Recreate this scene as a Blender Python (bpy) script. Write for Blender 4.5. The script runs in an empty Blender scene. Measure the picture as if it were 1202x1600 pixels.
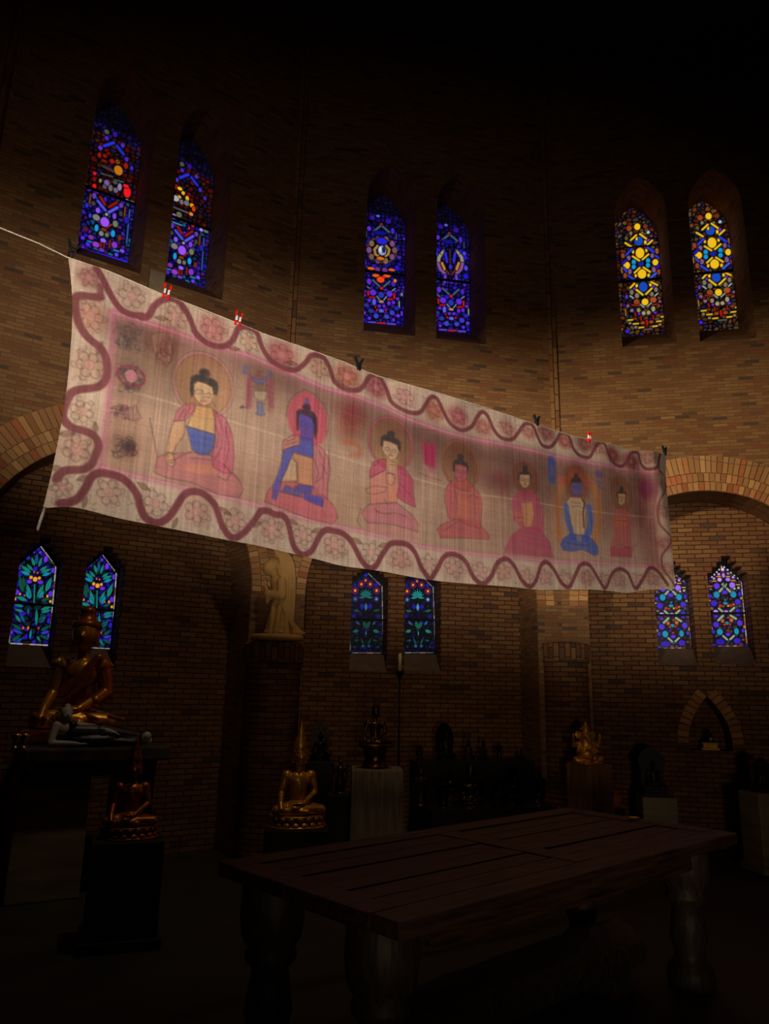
import bpy, bmesh, math, random
import numpy as np
from mathutils import Vector, Matrix
from mathutils.geometry import tessellate_polygon
random.seed(7); RNG = np.random.default_rng(7)
S = bpy.context.scene; COL = S.collection

# ------------------------------------------------------------------ camera
FPX = 1150.0; PITCH = math.radians(13.8); ROLL = math.radians(1.2); CAM = np.array([0, 0, 1.5])
_r = np.array([1, 0, 0.]); _f = np.array([0, math.cos(PITCH), math.sin(PITCH)]); _u = np.array([0, -math.sin(PITCH), math.cos(PITCH)])
CR = _r*math.cos(ROLL) + _u*math.sin(ROLL); CU = _u*math.cos(ROLL) - _r*math.sin(ROLL)
cd = bpy.data.cameras.new('camera'); cam = bpy.data.objects.new('camera', cd); COL.objects.link(cam)
cd.sensor_fit = 'AUTO'; cd.sensor_width = 36; cd.lens = FPX/1600*36; cd.clip_start = .05
cam.matrix_world = Matrix(((CR[0], CU[0], -_f[0], 0), (CR[1], CU[1], -_f[1], 0), (CR[2], CU[2], -_f[2], 1.5), (0, 0, 0, 1)))
S.camera = cam

def ray(px, py): return _f + CR*(px-601)/FPX - CU*(py-800)/FPX
def spot(px, py, Y):                       # world point seen at (px,py) at distance Y down the nave
    d = ray(px, py); return Vector(CAM + d*Y/d[1])
def hit(px, py, o, n):
    d = ray(px, py); return CAM + d*(((o-CAM)@n)/(d@n))

class Facet:                                # one straight bay of the many-sided drum
    def __init__(s, x, y, ang):
        a = math.radians(ang); s.ang = a; s.o = np.array([x, y, 0.])
        s.u = np.array([math.cos(a), math.sin(a), 0]); s.n = np.array([-math.sin(a), math.cos(a), 0])
        s.M = Matrix.Translation(Vector(s.o)) @ Matrix.Rotation(a, 4, 'Z')
    def uv(s, px, py, d=0.):
        h = hit(px, py, s.o+s.n*d, s.n); return np.array([(h-s.o)@s.u, h[2]])
    def p(s, u, v, d=0.): return Vector(s.o+s.u*u+s.n*d+np.array([0, 0, v]))
BAY = 3.0645
R_ = Facet(1.9425, 8.0, -11.5); M_ = Facet(-1.0656, 7.4153, 11.0); L_ = Facet(-3.6211, 5.7239, 33.5)
LL_ = Facet(-3.6211-BAY*math.cos(math.radians(56)), 5.7239-BAY*math.sin(math.radians(56)), 56.0)
_e = R_.p(BAY, 0); RR_ = Facet(_e.x, _e.y, -34.0)

# ------------------------------------------------------------------ materials
def lin(c): return tuple((x/255/12.92 if x/255 <= .04045 else ((x/255+.055)/1.055)**2.4) for x in c)
def lin_a(a):
    a = np.clip(a, 0, 255)/255.; return np.where(a <= .04045, a/12.92, ((a+.055)/1.055)**2.4)
def mat(name):
    m = bpy.data.materials.new(name); m.use_nodes = True
    nt = m.node_tree; return m, nt, nt.nodes['Principled BSDF']
def simple(name, col, rough=.6, metal=0., var=.25, scale=14., bump=.15, stretch=(1, 1, 1)):
    m, nt, b = mat(name); N = nt.nodes.new; K = nt.links.new
    tc = N('ShaderNodeTexCoord'); mp = N('ShaderNodeMapping'); mp.inputs['Scale'].default_value = stretch
    no = N('ShaderNodeTexNoise'); no.inputs['Scale'].default_value = scale; no.inputs['Detail'].default_value = 6
    K(tc.outputs['Object'], mp.inputs[0]); K(mp.outputs[0], no.inputs[0])
    rp = N('ShaderNodeValToRGB'); c = lin(col)
    rp.color_ramp.elements[0].position = .3; rp.color_ramp.elements[1].position = .7
    rp.color_ramp.elements[0].color = tuple(x*(1-var) for x in c)+(1,)
    rp.color_ramp.elements[1].color = tuple(min(1, x*(1+var)) for x in c)+(1,)
    K(no.outputs[0], rp.inputs[0]); K(rp.outputs[0], b.inputs['Base Color'])
    b.inputs['Roughness'].default_value = rough; b.inputs['Metallic'].default_value = metal
    bp = N('ShaderNodeBump'); bp.inputs['Strength'].default_value = bump; bp.inputs['Distance'].default_value = .01
    K(no.outputs[0], bp.inputs['Height']); K(bp.outputs[0], b.inputs['Normal'])
    return m
def brick_mat(name, w=.205, h=.05, vertical=False, mortar=(112, 90, 66), ms=.004, tone=(1, 1, 1)):
    m, nt, b = mat(name); N = nt.nodes.new; K = nt.links.new
    uv = N('ShaderNodeUVMap'); mp = N('ShaderNodeMapping')
    if vertical: mp.inputs['Rotation'].default_value = (0, 0, math.pi/2)
    K(uv.outputs[0], mp.inputs[0])
    wob = N('ShaderNodeTexNoise'); wob.inputs['Scale'].default_value = 9
    mx = N('ShaderNodeMixRGB'); mx.blend_type = 'LINEAR_LIGHT'; mx.inputs[0].default_value = .006
    K(mp.outputs[0], wob.inputs[0]); K(mp.outputs[0], mx.inputs[1]); K(wob.outputs['Color'], mx.inputs[2])
    br = N('ShaderNodeTexBrick'); br.inputs['Scale'].default_value = 1
    br.inputs['Brick Width'].default_value = w; br.inputs['Row Height'].default_value = h
    br.inputs['Mortar Size'].default_value = ms; br.inputs['Mortar Smooth'].default_value = .3
    br.inputs['Color1'].default_value = (0, 0, 0, 1); br.inputs['Color2'].default_value = (1, 1, 1, 1); br.inputs['Mortar'].default_value = (.5, .5, .5, 1)
    K(mx.outputs[0], br.inputs[0])
    rp = N('ShaderNodeValToRGB'); e = rp.color_ramp.elements
    e[0].position = 0; e[0].color = lin((112, 88, 74))+(1,)
    e[1].position = 1; e[1].color = lin((196, 148, 92))+(1,)
    for p, c in ((.03, (122, 92, 72)), (.08, (156, 106, 68)), (.35, (168, 116, 72)), (.6, (180, 130, 80)), (.84, (182, 132, 82)), (.91, (168, 102, 66)), (.95, (172, 110, 70))):
        x = e.new(p); x.color = lin(c)+(1,)
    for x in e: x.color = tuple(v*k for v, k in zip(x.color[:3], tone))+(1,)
    K(br.outputs['Color'], rp.inputs[0])
    big = N('ShaderNodeTexNoise'); big.inputs['Scale'].default_value = 1.1; big.inputs['Detail'].default_value = 5; K(uv.outputs[0], big.inputs[0])
    fine = N('ShaderNodeTexNoise'); fine.inputs['Scale'].default_value = 60; K(uv.outputs[0], fine.inputs[0])
    m1 = N('ShaderNodeMixRGB'); m1.blend_type = 'MULTIPLY'; m1.inputs[0].default_value = .4; K(rp.outputs[0], m1.inputs[1]); K(big.outputs[0], m1.inputs[2])
    m2 = N('ShaderNodeMixRGB'); m2.blend_type = 'MULTIPLY'; m2.inputs[0].default_value = .4; K(m1.outputs[0], m2.inputs[1]); K(fine.outputs[0], m2.inputs[2])
    m3 = N('ShaderNodeMixRGB'); K(br.outputs['Fac'], m3.inputs[0]); K(m2.outputs[0], m3.inputs[1]); m3.inputs[2].default_value = lin(mortar)+(1,)
    K(m3.outputs[0], b.inputs['Base Color']); b.inputs['Roughness'].default_value = .85
    b.inputs['Specular IOR Level'].default_value = .2
    sub = N('ShaderNodeMath'); sub.operation = 'MULTIPLY_ADD'; sub.inputs[1].default_value = -1; K(br.outputs['Fac'], sub.inputs[0]); K(fine.outputs[0], sub.inputs[2])
    bp = N('ShaderNodeBump'); bp.inputs['Strength'].default_value = .6; bp.inputs['Distance'].default_value = .006
    K(sub.outputs[0], bp.inputs['Height']); K(bp.outputs[0], b.inputs['Normal'])
    return m
def attr_mat(name, rough=.85, emit=0., translucent=0., weave=False):
    m, nt, b = mat(name); N = nt.nodes.new; K = nt.links.new
    at = N('ShaderNodeAttribute'); at.attribute_name = 'paint'
    b.inputs['Roughness'].default_value = rough
    if emit:
        b.inputs['Base Color'].default_value = (.01, .01, .01, 1); b.inputs['Roughness'].default_value = .25
        K(at.outputs['Color'], b.inputs['Emission Color']); b.inputs['Emission Strength'].default_value = emit
        return m
    K(at.outputs['Color'], b.inputs['Base Color']); b.inputs['Specular IOR Level'].default_value = .1
    if translucent:
        tr = N('ShaderNodeBsdfTranslucent'); K(at.outputs['Color'], tr.inputs[0]); mx = N('ShaderNodeMixShader'); mx.inputs[0].default_value = translucent
        K(b.outputs[0], mx.inputs[1]); K(tr.outputs[0], mx.inputs[2]); K(mx.outputs[0], nt.nodes['Material Output'].inputs[0])
    if weave:
        tc = N('ShaderNodeTexCoord'); no = N('ShaderNodeTexNoise'); no.inputs['Scale'].default_value = 9; no.inputs['Detail'].default_value = 8
        K(tc.outputs['Object'], no.inputs[0])
        bp = N('ShaderNodeBump'); bp.inputs['Strength'].default_value = .25; bp.inputs['Distance'].default_value = .02
        K(no.outputs[0], bp.inputs['Height']); K(bp.outputs[0], b.inputs['Normal'])
    return m
BRICK = brick_mat('brick', .155, .0385); BRICKN = brick_mat('niche_brick', .168, .05, False, (62, 42, 28), .006, (.78, .74, .70)); SOLDIER = brick_mat('soldier_brick', .2, .06, True, (66, 46, 30), .006)  # niche brick is redder; its tone is also darkened to stand in for light falloff
VOUS = attr_mat('voussoir_brick')
GLASS = attr_mat('stained_glass', emit=1.)
CLOTH = attr_mat('painted_cloth', translucent=.12, weave=True)
IRON = simple('black_iron', (14, 13, 13), .55, .6)
LEAD = simple('lead', (10, 10, 11), .7)
GOLD = simple('gilded', (214, 150, 50), .34, .6, .35, 9, .25)
GOLDR = simple('red_gold', (178, 98, 38), .36, .6, .4, 9, .25)
BRONZE = simple('dark_bronze', (92, 66, 40), .28, .9, .4, 12, .3)
BLACKB = simple('black_bronze', (40, 32, 28), .3, .85, .4, 12, .3)
LACQ = simple('dark_robe_lacquer', (34, 14, 12), .4, .2)
WHITE = simple('white_painted_stone', (190, 182, 170), .5, 0, .08, 6, .05)
SAND = simple('sandstone', (188, 140, 74), .75, 0, .1, 8, .1)
STONEP = simple('pale_stone', (150, 128, 100), .8, 0, .15, 10, .1)
VEIN = simple('veined_stone', (128, 112, 84), .5, 0, .4, 2.2, .05, (1, 1, 5))
MARBLE = simple('dark_marble', (66, 58, 56), .35, 0, .8, 7, .05)
DARKWOOD = simple('dark_wood', (22, 16, 12), .6, 0, .4, 5, .2, (9, 9, 1))
GREYWOOD = simple('weathered_wood', (128, 108, 84), .7, 0, .45, 4, .3, (10, 10, .8))
BROWNWOOD = simple('brown_wood', (140, 96, 58), .65, 0, .45, 4, .3, (10, 10, .8))
TABLEW = simple('table_plank', (76, 50, 36), .55, 0, .85, 3.5, .5, (1.2, 14, 14))
TABLEL = simple('table_leg_wood', (76, 62, 52), .5, 0, .5, 8, .5, (6, 6, 1.5))
CLAY = simple('orange_clay', (196, 98, 44), .5)
WAX = simple('candle_wax', (226, 200, 150), .5, 0, .05)
ROPE = simple('pale_rope', (206, 190, 168), .9, 0, .2, 60)
PLASTER = simple('sill_plaster', (116, 92, 70), .9, 0, .15, 12)
FLOORM = simple('stone_floor', (44, 38, 33), .6, 0, .3, 3, .1)
CEILM = simple('ceiling_plaster', (60, 52, 44), .9, 0, .2, 3, .1)
CLIPB = simple('black_clip', (38, 38, 42), .35, .2)
CLIPR = simple('red_clip', (255, 30, 18), .3)
CLIPW = simple('clear_clip', (250, 250, 250), .25)
BRASS = simple('brass', (214, 170, 90), .25, .95)
for _m, _c in ((CLIPR, (1., .03, .015)), (CLIPW, (.9, .9, .95))): pass

# ------------------------------------------------------------------ object helpers
def link(name, me, m=None, parent=None, M=None):
    o = bpy.data.objects.new(name, me); COL.objects.link(o)
    if m is not None and me is not None and not me.materials: me.materials.append(m)
    if parent is not None: o.parent = parent
    if M is not None: o.matrix_world = M if parent is None else o.matrix_world
    if M is not None and parent is not None: o.matrix_local = M
    return o
def tag(o, label, cat, group=None):
    o['label'] = label; o['category'] = cat
    if group: o['group'] = group
    return o
def struct(o): o['kind'] = 'structure'; return o
def root(name, loc, rz=0., sc=1.):
    o = bpy.data.objects.new(name, None); COL.objects.link(o); o.location = loc; o.rotation_euler = (0, 0, rz); o.scale = (sc,)*3
    o.empty_display_size = .1; return o
def bm_mesh(bm, name, smooth=True):
    me = bpy.data.meshes.new(name); bm.normal_update(); bm.to_mesh(me); bm.free()
    if smooth: me.polygons.foreach_set('use_smooth', [True]*len(me.polygons))
    return me
def box_bm(bm, c, s, rz=0., bev=0.):
    r = bmesh.ops.create_cube(bm, size=1); v = r['verts']
    bmesh.ops.scale(bm, verts=v, vec=s)
    if rz: bmesh.ops.rotate(bm, verts=v, cent=(0, 0, 0), matrix=Matrix.Rotation(rz, 3, 'Z'))
    bmesh.ops.translate(bm, verts=v, vec=c)
    if bev: bmesh.ops.bevel(bm, geom=list({e for x in v for e in x.link_edges}), offset=bev, segments=2, affect='EDGES', profile=.6)
def box(name, c, s, m, parent=None, rz=0., bev=.006):
    bm = bmesh.new(); box_bm(bm, c, s, rz, bev); return link(name, bm_mesh(bm, name, False), m, parent)
def lathe(name, prof, m, parent=None, loc=(0, 0, 0), seg=28, sq=(1, 1)):
    bm = bmesh.new(); rings = []
    for r, z in prof:
        rings.append([bm.verts.new((loc[0]+max(r, .0005)*math.cos(2*math.pi*k/seg)*sq[0], loc[1]+max(r, .0005)*math.sin(2*math.pi*k/seg)*sq[1], loc[2]+z)) for k in range(seg)])
    for a, b in zip(rings, rings[1:]):
        for k in range(seg): bm.faces.new((a[k], a[(k+1) % seg], b[(k+1) % seg], b[k]))
    bm.faces.new(rings[0][::-1]); bm.faces.new(rings[-1])
    return link(name, bm_mesh(bm, name), m, parent)
def tube(name, pts, r, m, parent=None, seg=8):
    bm = bmesh.new(); rings = []; pts = [Vector(p) for p in pts]
    for i, p in enumerate(pts):
        t = (pts[min(i+1, len(pts)-1)]-pts[max(i-1, 0)]).normalized()
        a = t.cross(Vector((0, 0, 1)) if abs(t.z) < .9 else Vector((1, 0, 0))).normalized(); b = t.cross(a)
        rr = r[i] if isinstance(r, (list, tuple)) else r
        rings.append([bm.verts.new(p+a*rr*math.cos(2*math.pi*k/seg)+b*rr*math.sin(2*math.pi*k/seg)) for k in range(seg)])
    for a, b in zip(rings, rings[1:]):
        for k in range(seg): bm.faces.new((a[k], a[(k+1) % seg], b[(k+1) % seg], b[k]))
    bm.faces.new(rings[0][::-1]); bm.faces.new(rings[-1])
    return link(name, bm_mesh(bm, name), m, parent)
def sculpt(name, prims, m, parent=None, voxel=.012, smooth=3):
    """One continuous surface grown from overlapping ellipsoids ('e') and tapered limbs ('c')."""
    bm = bmesh.new()
    for q in prims:
        if q[0] == 'e':
            r = bmesh.ops.create_icosphere(bm, subdivisions=3, radius=1)
            bmesh.ops.scale(bm, verts=r['verts'], vec=q[2])
            if len(q) > 3: bmesh.ops.rotate(bm, verts=r['verts'], cent=(0, 0, 0), matrix=Matrix.Rotation(q[3][0], 3, q[3][1]))
            bmesh.ops.translate(bm, verts=r['verts'], vec=q[1])
        else:
            t = bmesh.new()
            for p, rr in ((q[1], q[3]), (q[2], q[4])):
                a = bmesh.ops.create_icosphere(t, subdivisions=2, radius=rr); bmesh.ops.translate(t, verts=a['verts'], vec=p)
            h = bmesh.ops.convex_hull(t, input=t.verts)
            bmesh.ops.delete(t, geom=[g for g in h['geom_interior'] if isinstance(g, bmesh.types.BMVert)], context='VERTS')
            tm = bpy.data.meshes.new('tmp'); t.to_mesh(tm); t.free(); bm.from_mesh(tm); bpy.data.meshes.remove(tm)
    me = bpy.data.meshes.new(name); bm.to_mesh(me); bm.free()
    o = bpy.data.objects.new(name, me); COL.objects.link(o)
    a = o.modifiers.new('r', 'REMESH'); a.mode = 'VOXEL'; a.voxel_size = voxel
    if smooth: b = o.modifiers.new('s', 'SMOOTH'); b.iterations = smooth; b.factor = .5
    dg = bpy.context.evaluated_depsgraph_get(); dg.update()
    me2 = bpy.data.meshes.new_from_object(o.evaluated_get(dg)); me2.name = name
    bpy.data.objects.remove(o); bpy.data.meshes.remove(me)
    me2.polygons.foreach_set('use_smooth', [True]*len(me2.polygons)); me2.materials.clear()
    return link(name, me2, m, parent)
def dup(o, loc, rz=None, sc=None, **props):
    c = o.copy(); COL.objects.link(c); c.location = loc
    if rz is not None: c.rotation_euler = (0, 0, rz)
    if sc is not None: c.scale = (sc,)*3 if not isinstance(sc, tuple) else sc
    for k, v in props.items(): c[k] = v
    for ch in list(o.children):
        d = ch.copy(); COL.objects.link(d); d.parent = c
        for g in list(ch.children):
            e = g.copy(); COL.objects.link(e); e.parent = d
    return c
def uv_box(me):
    """UVs in metres, laid on each face by the way it looks."""
    L = me.uv_layers.new(name='UVMap').data; co = [v.co for v in me.vertices]
    for f in me.polygons:
        n = f.normal
        for li in f.loop_indices:
            p = co[me.loops[li].vertex_index]
            L[li].uv = (p.x, p.z) if abs(n.y) > .6 else ((p.y, p.z) if abs(n.x) >= abs(n.z) else (p.x, p.y))
def slab(name, outer, holes, d0, d1, m, F, parent=None):
    """A wall panel: outline and holes in (along, up), from depth d0 to d1 in the facet's frame."""
    loops = [outer]+holes; bm = bmesh.new()
    flat = [p for l in loops for p in l]
    tris = tessellate_polygon([[Vector((p[0], p[1], 0)) for p in l] for l in loops])
    fv = [bm.verts.new((p[0], d0, p[1])) for p in flat]; bv = [bm.verts.new((p[0], d1, p[1])) for p in flat]
    for t in tris:
        for V in (fv, bv):
            try: bm.faces.new([V[i] for i in t])
            except ValueError: pass
    k = 0
    for l in loops:
        n = len(l)
        for i in range(n):
            a, b = k+i, k+(i+1) % n
            bm.faces.new((fv[a], fv[b], bv[b], bv[a]))
        k += n
    bmesh.ops.recalc_face_normals(bm, faces=bm.faces)
    me = bm_mesh(bm, name, False); uv_box(me)
    return link(name, me, m, parent, F.M if parent is None else None)

# ------------------------------------------------------------------ painting: a little rasteriser in surface coordinates (metres)
class Canvas:
    def __init__(s, x0, x1, y0, y1, step, base=(0, 0, 0), stepx=None):
        s.x0, s.y0 = x0, y0; s.st = step; s.sx = stepx or step
        s.W = int((x1-x0)/s.sx)+1; s.H = int((y1-y0)/s.st)+1
        s.a = np.zeros((s.H, s.W, 3))+np.array(base, float)
        s.X = x0+np.arange(s.W)*s.sx; s.Y = y0+np.arange(s.H)*s.st
    def win(s, pts, pad):
        p = np.asarray(pts, float); i0 = max(0, int((p[:, 0].min()-pad-s.x0)/s.sx)); i1 = min(s.W, int((p[:, 0].max()+pad-s.x0)/s.sx)+2)
        j0 = max(0, int((p[:, 1].min()-pad-s.y0)/s.st)); j1 = min(s.H, int((p[:, 1].max()+pad-s.y0)/s.st)+2)
        if i1 <= i0 or j1 <= j0: return None
        X, Y = np.meshgrid(s.X[i0:i1], s.Y[j0:j1]); return slice(j0, j1), slice(i0, i1), X, Y
    grain = None
    def put(s, w, al, col, mode):
        if s.grain is not None: al = al*s.grain[w[0], w[1]]
        t = s.a[w[0], w[1]]; c = np.array(col, float)
        if mode == 'mul': s.a[w[0], w[1]] = t*(1-al[..., None]+al[..., None]*c/255.)
        else: s.a[w[0], w[1]] = t*(1-al[..., None])+al[..., None]*c
    def segd(s, X, Y, p, q):
        dx, dy = q[0]-p[0], q[1]-p[1]; L = dx*dx+dy*dy+1e-12
        t = np.clip(((X-p[0])*dx+(Y-p[1])*dy)/L, 0, 1); return np.hypot(X-p[0]-t*dx, Y-p[1]-t*dy), t
    def poly(s, pts, col, al=1., mode='mix', soft=0.):
        w = s.win(pts, soft*2)
        if w is None: return
        X, Y = w[2], w[3]; ins = np.zeros(X.shape, bool); n = len(pts)
        for i in range(n):
            (ax, ay), (bx, by) = pts[i], pts[(i+1) % n]
            if ay == by: continue
            ins ^= ((ay > Y) != (by > Y)) & (X < (bx-ax)*(Y-ay)/(by-ay)+ax)
        if soft:
            d = np.full(X.shape, 9.)
            for i in range(n): d = np.minimum(d, s.segd(X, Y, pts[i], pts[(i+1) % n])[0])
            m = np.clip(.5+np.where(ins, d, -d)/(2*soft), 0, 1); m = m*m*(3-2*m)
        else: m = ins.astype(float)
        s.put(w, m*al, col, mode)
    def line(s, pts, wd, col, al=1., mode='mix', soft=None):
        soft = soft or s.st*.8
        w = s.win(pts, wd+soft*2)
        if w is None: return
        d = np.full(w[2].shape, 9.)
        for p, q in zip(pts, pts[1:]): d = np.minimum(d, s.segd(w[2], w[3], p, q)[0])
        s.put(w, np.clip(.5+(wd/2-d)/(2*soft), 0, 1)*al, col, mode)
    def ell(s, c, rx, ry, col, al=1., mode='mix', soft=.15, ring=0., ang=0.):
        R = max(rx, ry); w = s.win([(c[0]-R, c[1]-R), (c[0]+R, c[1]+R)], R*.5+.01)
        if w is None: return
        X, Y = w[2]-c[0], w[3]-c[1]
        if ang: X, Y = X*math.cos(ang)+Y*math.sin(ang), -X*math.sin(ang)+Y*math.cos(ang)
        q = np.hypot(X/rx, Y/ry)
        m = np.clip((1-q)/soft+.5, 0, 1) if not ring else np.clip((ring/2-np.abs(q-1))/soft+.5, 0, 1)
        s.put(w, m*al, col, mode)
def vnoise(H, W, fy, fx):
    """smooth value noise, H x W, cells fy x fx"""
    g = RNG.random((int(H/fy)+3, int(W/fx)+3)); y = np.arange(H)/fy; x = np.arange(W)/fx
    yi = y.astype(int); xi = x.astype(int); ty = (y-yi)[:, None]; tx = (x-xi)[None]; ty = ty*ty*(3-2*ty); tx = tx*tx*(3-2*tx)
    a = g[np.ix_(yi, xi)]; b = g[np.ix_(yi, xi+1)]; c = g[np.ix_(yi+1, xi)]; d = g[np.ix_(yi+1, xi+1)]
    return (a*(1-tx)+b*tx)*(1-ty)+(c*(1-tx)+d*tx)*ty
def color_grid(name, P, colors, faces_mask=None):
    """grid mesh from H x W x 3 points with a colour per point"""
    H, W = P.shape[:2]; idx = np.arange(H*W).reshape(H, W)
    q = np.stack([idx[:-1, :-1], idx[:-1, 1:], idx[1:, 1:], idx[1:, :-1]], -1).reshape(-1, 4)
    if faces_mask is not None:
        fm = (faces_mask[:-1, :-1] & faces_mask[:-1, 1:] & faces_mask[1:, 1:] & faces_mask[1:, :-1]).ravel(); q = q[fm]
    used = np.unique(q); re = np.full(H*W, -1); re[used] = np.arange(len(used)); q = re[q]
    co = P.reshape(-1, 3)[used]; cl = colors.reshape(-1, 3)[used]
    me = bpy.data.meshes.new(name); me.vertices.add(len(co)); me.vertices.foreach_set('co', co.astype(np.float32).ravel())
    me.loops.add(q.size); me.loops.foreach_set('vertex_index', q.astype(np.int32).ravel())
    me.polygons.add(len(q)); me.polygons.foreach_set('loop_start', (np.arange(len(q))*4).astype(np.int32))
    me.update(calc_edges=True); me.validate()
    at = me.color_attributes.new('paint', 'FLOAT_COLOR', 'POINT')
    at.data.foreach_set('color', np.concatenate([cl, np.ones((len(cl), 1))], 1).astype(np.float32).ravel())
    me.polygons.foreach_set('use_smooth', [True]*len(me.polygons))
    return me

# ------------------------------------------------------------------ the room shell
AC, AV, AR = BAY/2, 2.45, 1.25
def arcpts(cx, cy, r, a0, a1, n): return [(cx+r*math.cos(a0+(a1-a0)*k/n), cy+r*math.sin(a0+(a1-a0)*k/n)) for k in range(n+1)]
def gothic(u0, u1, v0, vs, n=8):
    w = u1-u0
    return [(u0, v0), (u1, v0)] + arcpts(u0, vs, w, 0, math.pi/3, n) + arcpts(u1, vs, w, math.pi*2/3, math.pi, n)[1:]
UW = ((.80, 1.40), (1.65, 2.25)); UB, UG, US = 5.46, 5.86, 7.2; UD = .6
TOP = 9.6
def brick_ring(name, F, cx, cy, rings, a0=0., a1=math.pi, bw=.056, d=-.012, clip=True):
    bm = bmesh.new(); cl = bm.loops.layers.float_color.new('paint'); rr = random.Random(hash(name) % 997 if False else len(name))
    pal = [(190, 138, 88), (194, 142, 88), (182, 124, 78), (184, 110, 70), (174, 122, 78), (196, 150, 96)]
    for r0, h in rings:
        n = max(3, int((a1-a0)*(r0+h*.3)/bw))
        for k in range(n):
            b0 = a0+(a1-a0)*k/n; b1 = a0+(a1-a0)*(k+1)/n; g = .004/r0
            q = [(cx+r*math.cos(b), cy+r*math.sin(b)) for r, b in ((r0+.004, b0+g), (r0+.004, b1-g), (r0+h-.004, b1-g), (r0+h-.004, b0+g))]
            if clip and any(p[0] < .01 or p[0] > BAY-.01 for p in q): continue
            j = rr.uniform(-.003, .003)
            V = [bm.verts.new((p[0], d+j, p[1])) for p in q]+[bm.verts.new((p[0], d+.08, p[1])) for p in q]
            c = rr.choice(pal); f = rr.uniform(.86, 1.06); c = lin(tuple(x*f for x in c))+(1,)
            for ix in ((0, 1, 2, 3), (0, 4, 5, 1), (1, 5, 6, 2), (2, 6, 7, 3), (3, 7, 4, 0)):
                fc = bm.faces.new([V[i] for i in ix])
                for lp in fc.loops: lp[cl] = c
    bmesh.ops.recalc_face_normals(bm, faces=bm.faces)
    return link(name, bm_mesh(bm, name, False), VOUS, None, F.M)
def outline():
    return [(0, 0), (AC-AR, 0)] + [(AC-AR, AV)] + arcpts(AC, AV, AR, math.pi, 0, 32)[1:-1] + [(AC+AR, AV), (AC+AR, 0), (BAY, 0), (BAY, TOP), (0, TOP)]
for nm, F in (('left', L_), ('middle', M_), ('right', R_), ('far_left', LL_), ('far_right', RR_)):
    win = nm in ('left', 'middle', 'right')
    w = struct(slab('wall_'+nm, outline(), [gothic(a, b, UB, US) for a, b in UW] if win else [], 0, .75, BRICK, F))
    rg = brick_ring('arch_ring_'+nm, F, AC, AV, ((AR, .10), (AR+.10, .10), (AR+.20, .20)))
    rg.name = 'trim_arch_'+nm; struct(rg)
    if win:                                 # thin header course round each upper opening
        for i, (a, b) in enumerate(UW):
            pass
# piers between the bays, each with its soldier-course capital
def pier(nm, p, c0=None):
    c0 = c0 or p
    bm = bmesh.new(); n = 20
    def ringv(r, z): return [bm.verts.new((r*math.cos(2*math.pi*k/n), r*math.sin(2*math.pi*k/n), z)) for k in range(n)]
    prof = [(.27, 0), (.27, 1.84), (.285, 1.86), (.29, 1.88)]
    rs = [ringv(*q) for q in prof]
    uvl = bm.loops.layers.uv.new('UVMap')
    for (a, b), (qa, qb) in zip(zip(rs, rs[1:]), zip(prof, prof[1:])):
        for k in range(n):
            f = bm.faces.new((a[k], a[(k+1) % n], b[(k+1) % n], b[k]))
            for lp, (kk, zz) in zip(f.loops, ((k, qa[1]), (k+1, qa[1]), (k+1, qb[1]), (k, qb[1]))): lp[uvl].uv = (kk/n*2*math.pi*.27, zz)
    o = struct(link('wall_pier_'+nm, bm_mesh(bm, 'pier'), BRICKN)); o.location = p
    bm = bmesh.new(); uvl = bm.loops.layers.uv.new('UVMap')
    prof = [(.29, 1.88), (.295, 2.03), (.28, 2.05), (.0, 2.06)]; rs = [ringv(*q) for q in prof]
    for (a, b), (qa, qb) in zip(zip(rs, rs[1:]), zip(prof, prof[1:])):
        for k in range(n):
            f = bm.faces.new((a[k], a[(k+1) % n], b[(k+1) % n], b[k]))
            for lp, (kk, zz) in zip(f.loops, ((k, qa[1]), (k+1, qa[1]), (k+1, qb[1]), (k, qb[1]))): lp[uvl].uv = (kk/n*2*math.pi*.29, zz)
    c = struct(link('capital', bm_mesh(bm, 'capital', False), SOLDIER)); c.parent = o
    # raised strip of header bricks climbing the corner above
    bm = bmesh.new(); box_bm(bm, (0, 0, 0), (.09, .09, TOP-3.6))
    me = bm_mesh(bm, 'strip', False); uv_box(me)
    s = struct(link('trim_'+nm+'_corner', me, SOLDIER)); s.location = (c0[0], c0[1], 3.6+(TOP-3.6)/2); return o
pier('left', M_.p(0, 0, -.07), M_.p(0, 0)); pier('right', R_.p(0, 0, .08), R_.p(0, 0)); pier('far_left', L_.p(0, 0)); pier('far_right', RR_.p(0, 0))
bm = bmesh.new(); bmesh.ops.create_circle(bm, cap_ends=True, radius=12, segments=48)
fl = struct(link('floor', bm_mesh(bm, 'floor', False), FLOORM)); fl.location = (0, 0, 0)
bm = bmesh.new(); bmesh.ops.create_circle(bm, cap_ends=True, radius=12, segments=48); bmesh.ops.reverse_faces(bm, faces=bm.faces)
cl = struct(link('ceiling', bm_mesh(bm, 'ceiling', False), CEILM)); cl.location = (0, 0, TOP)

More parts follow.
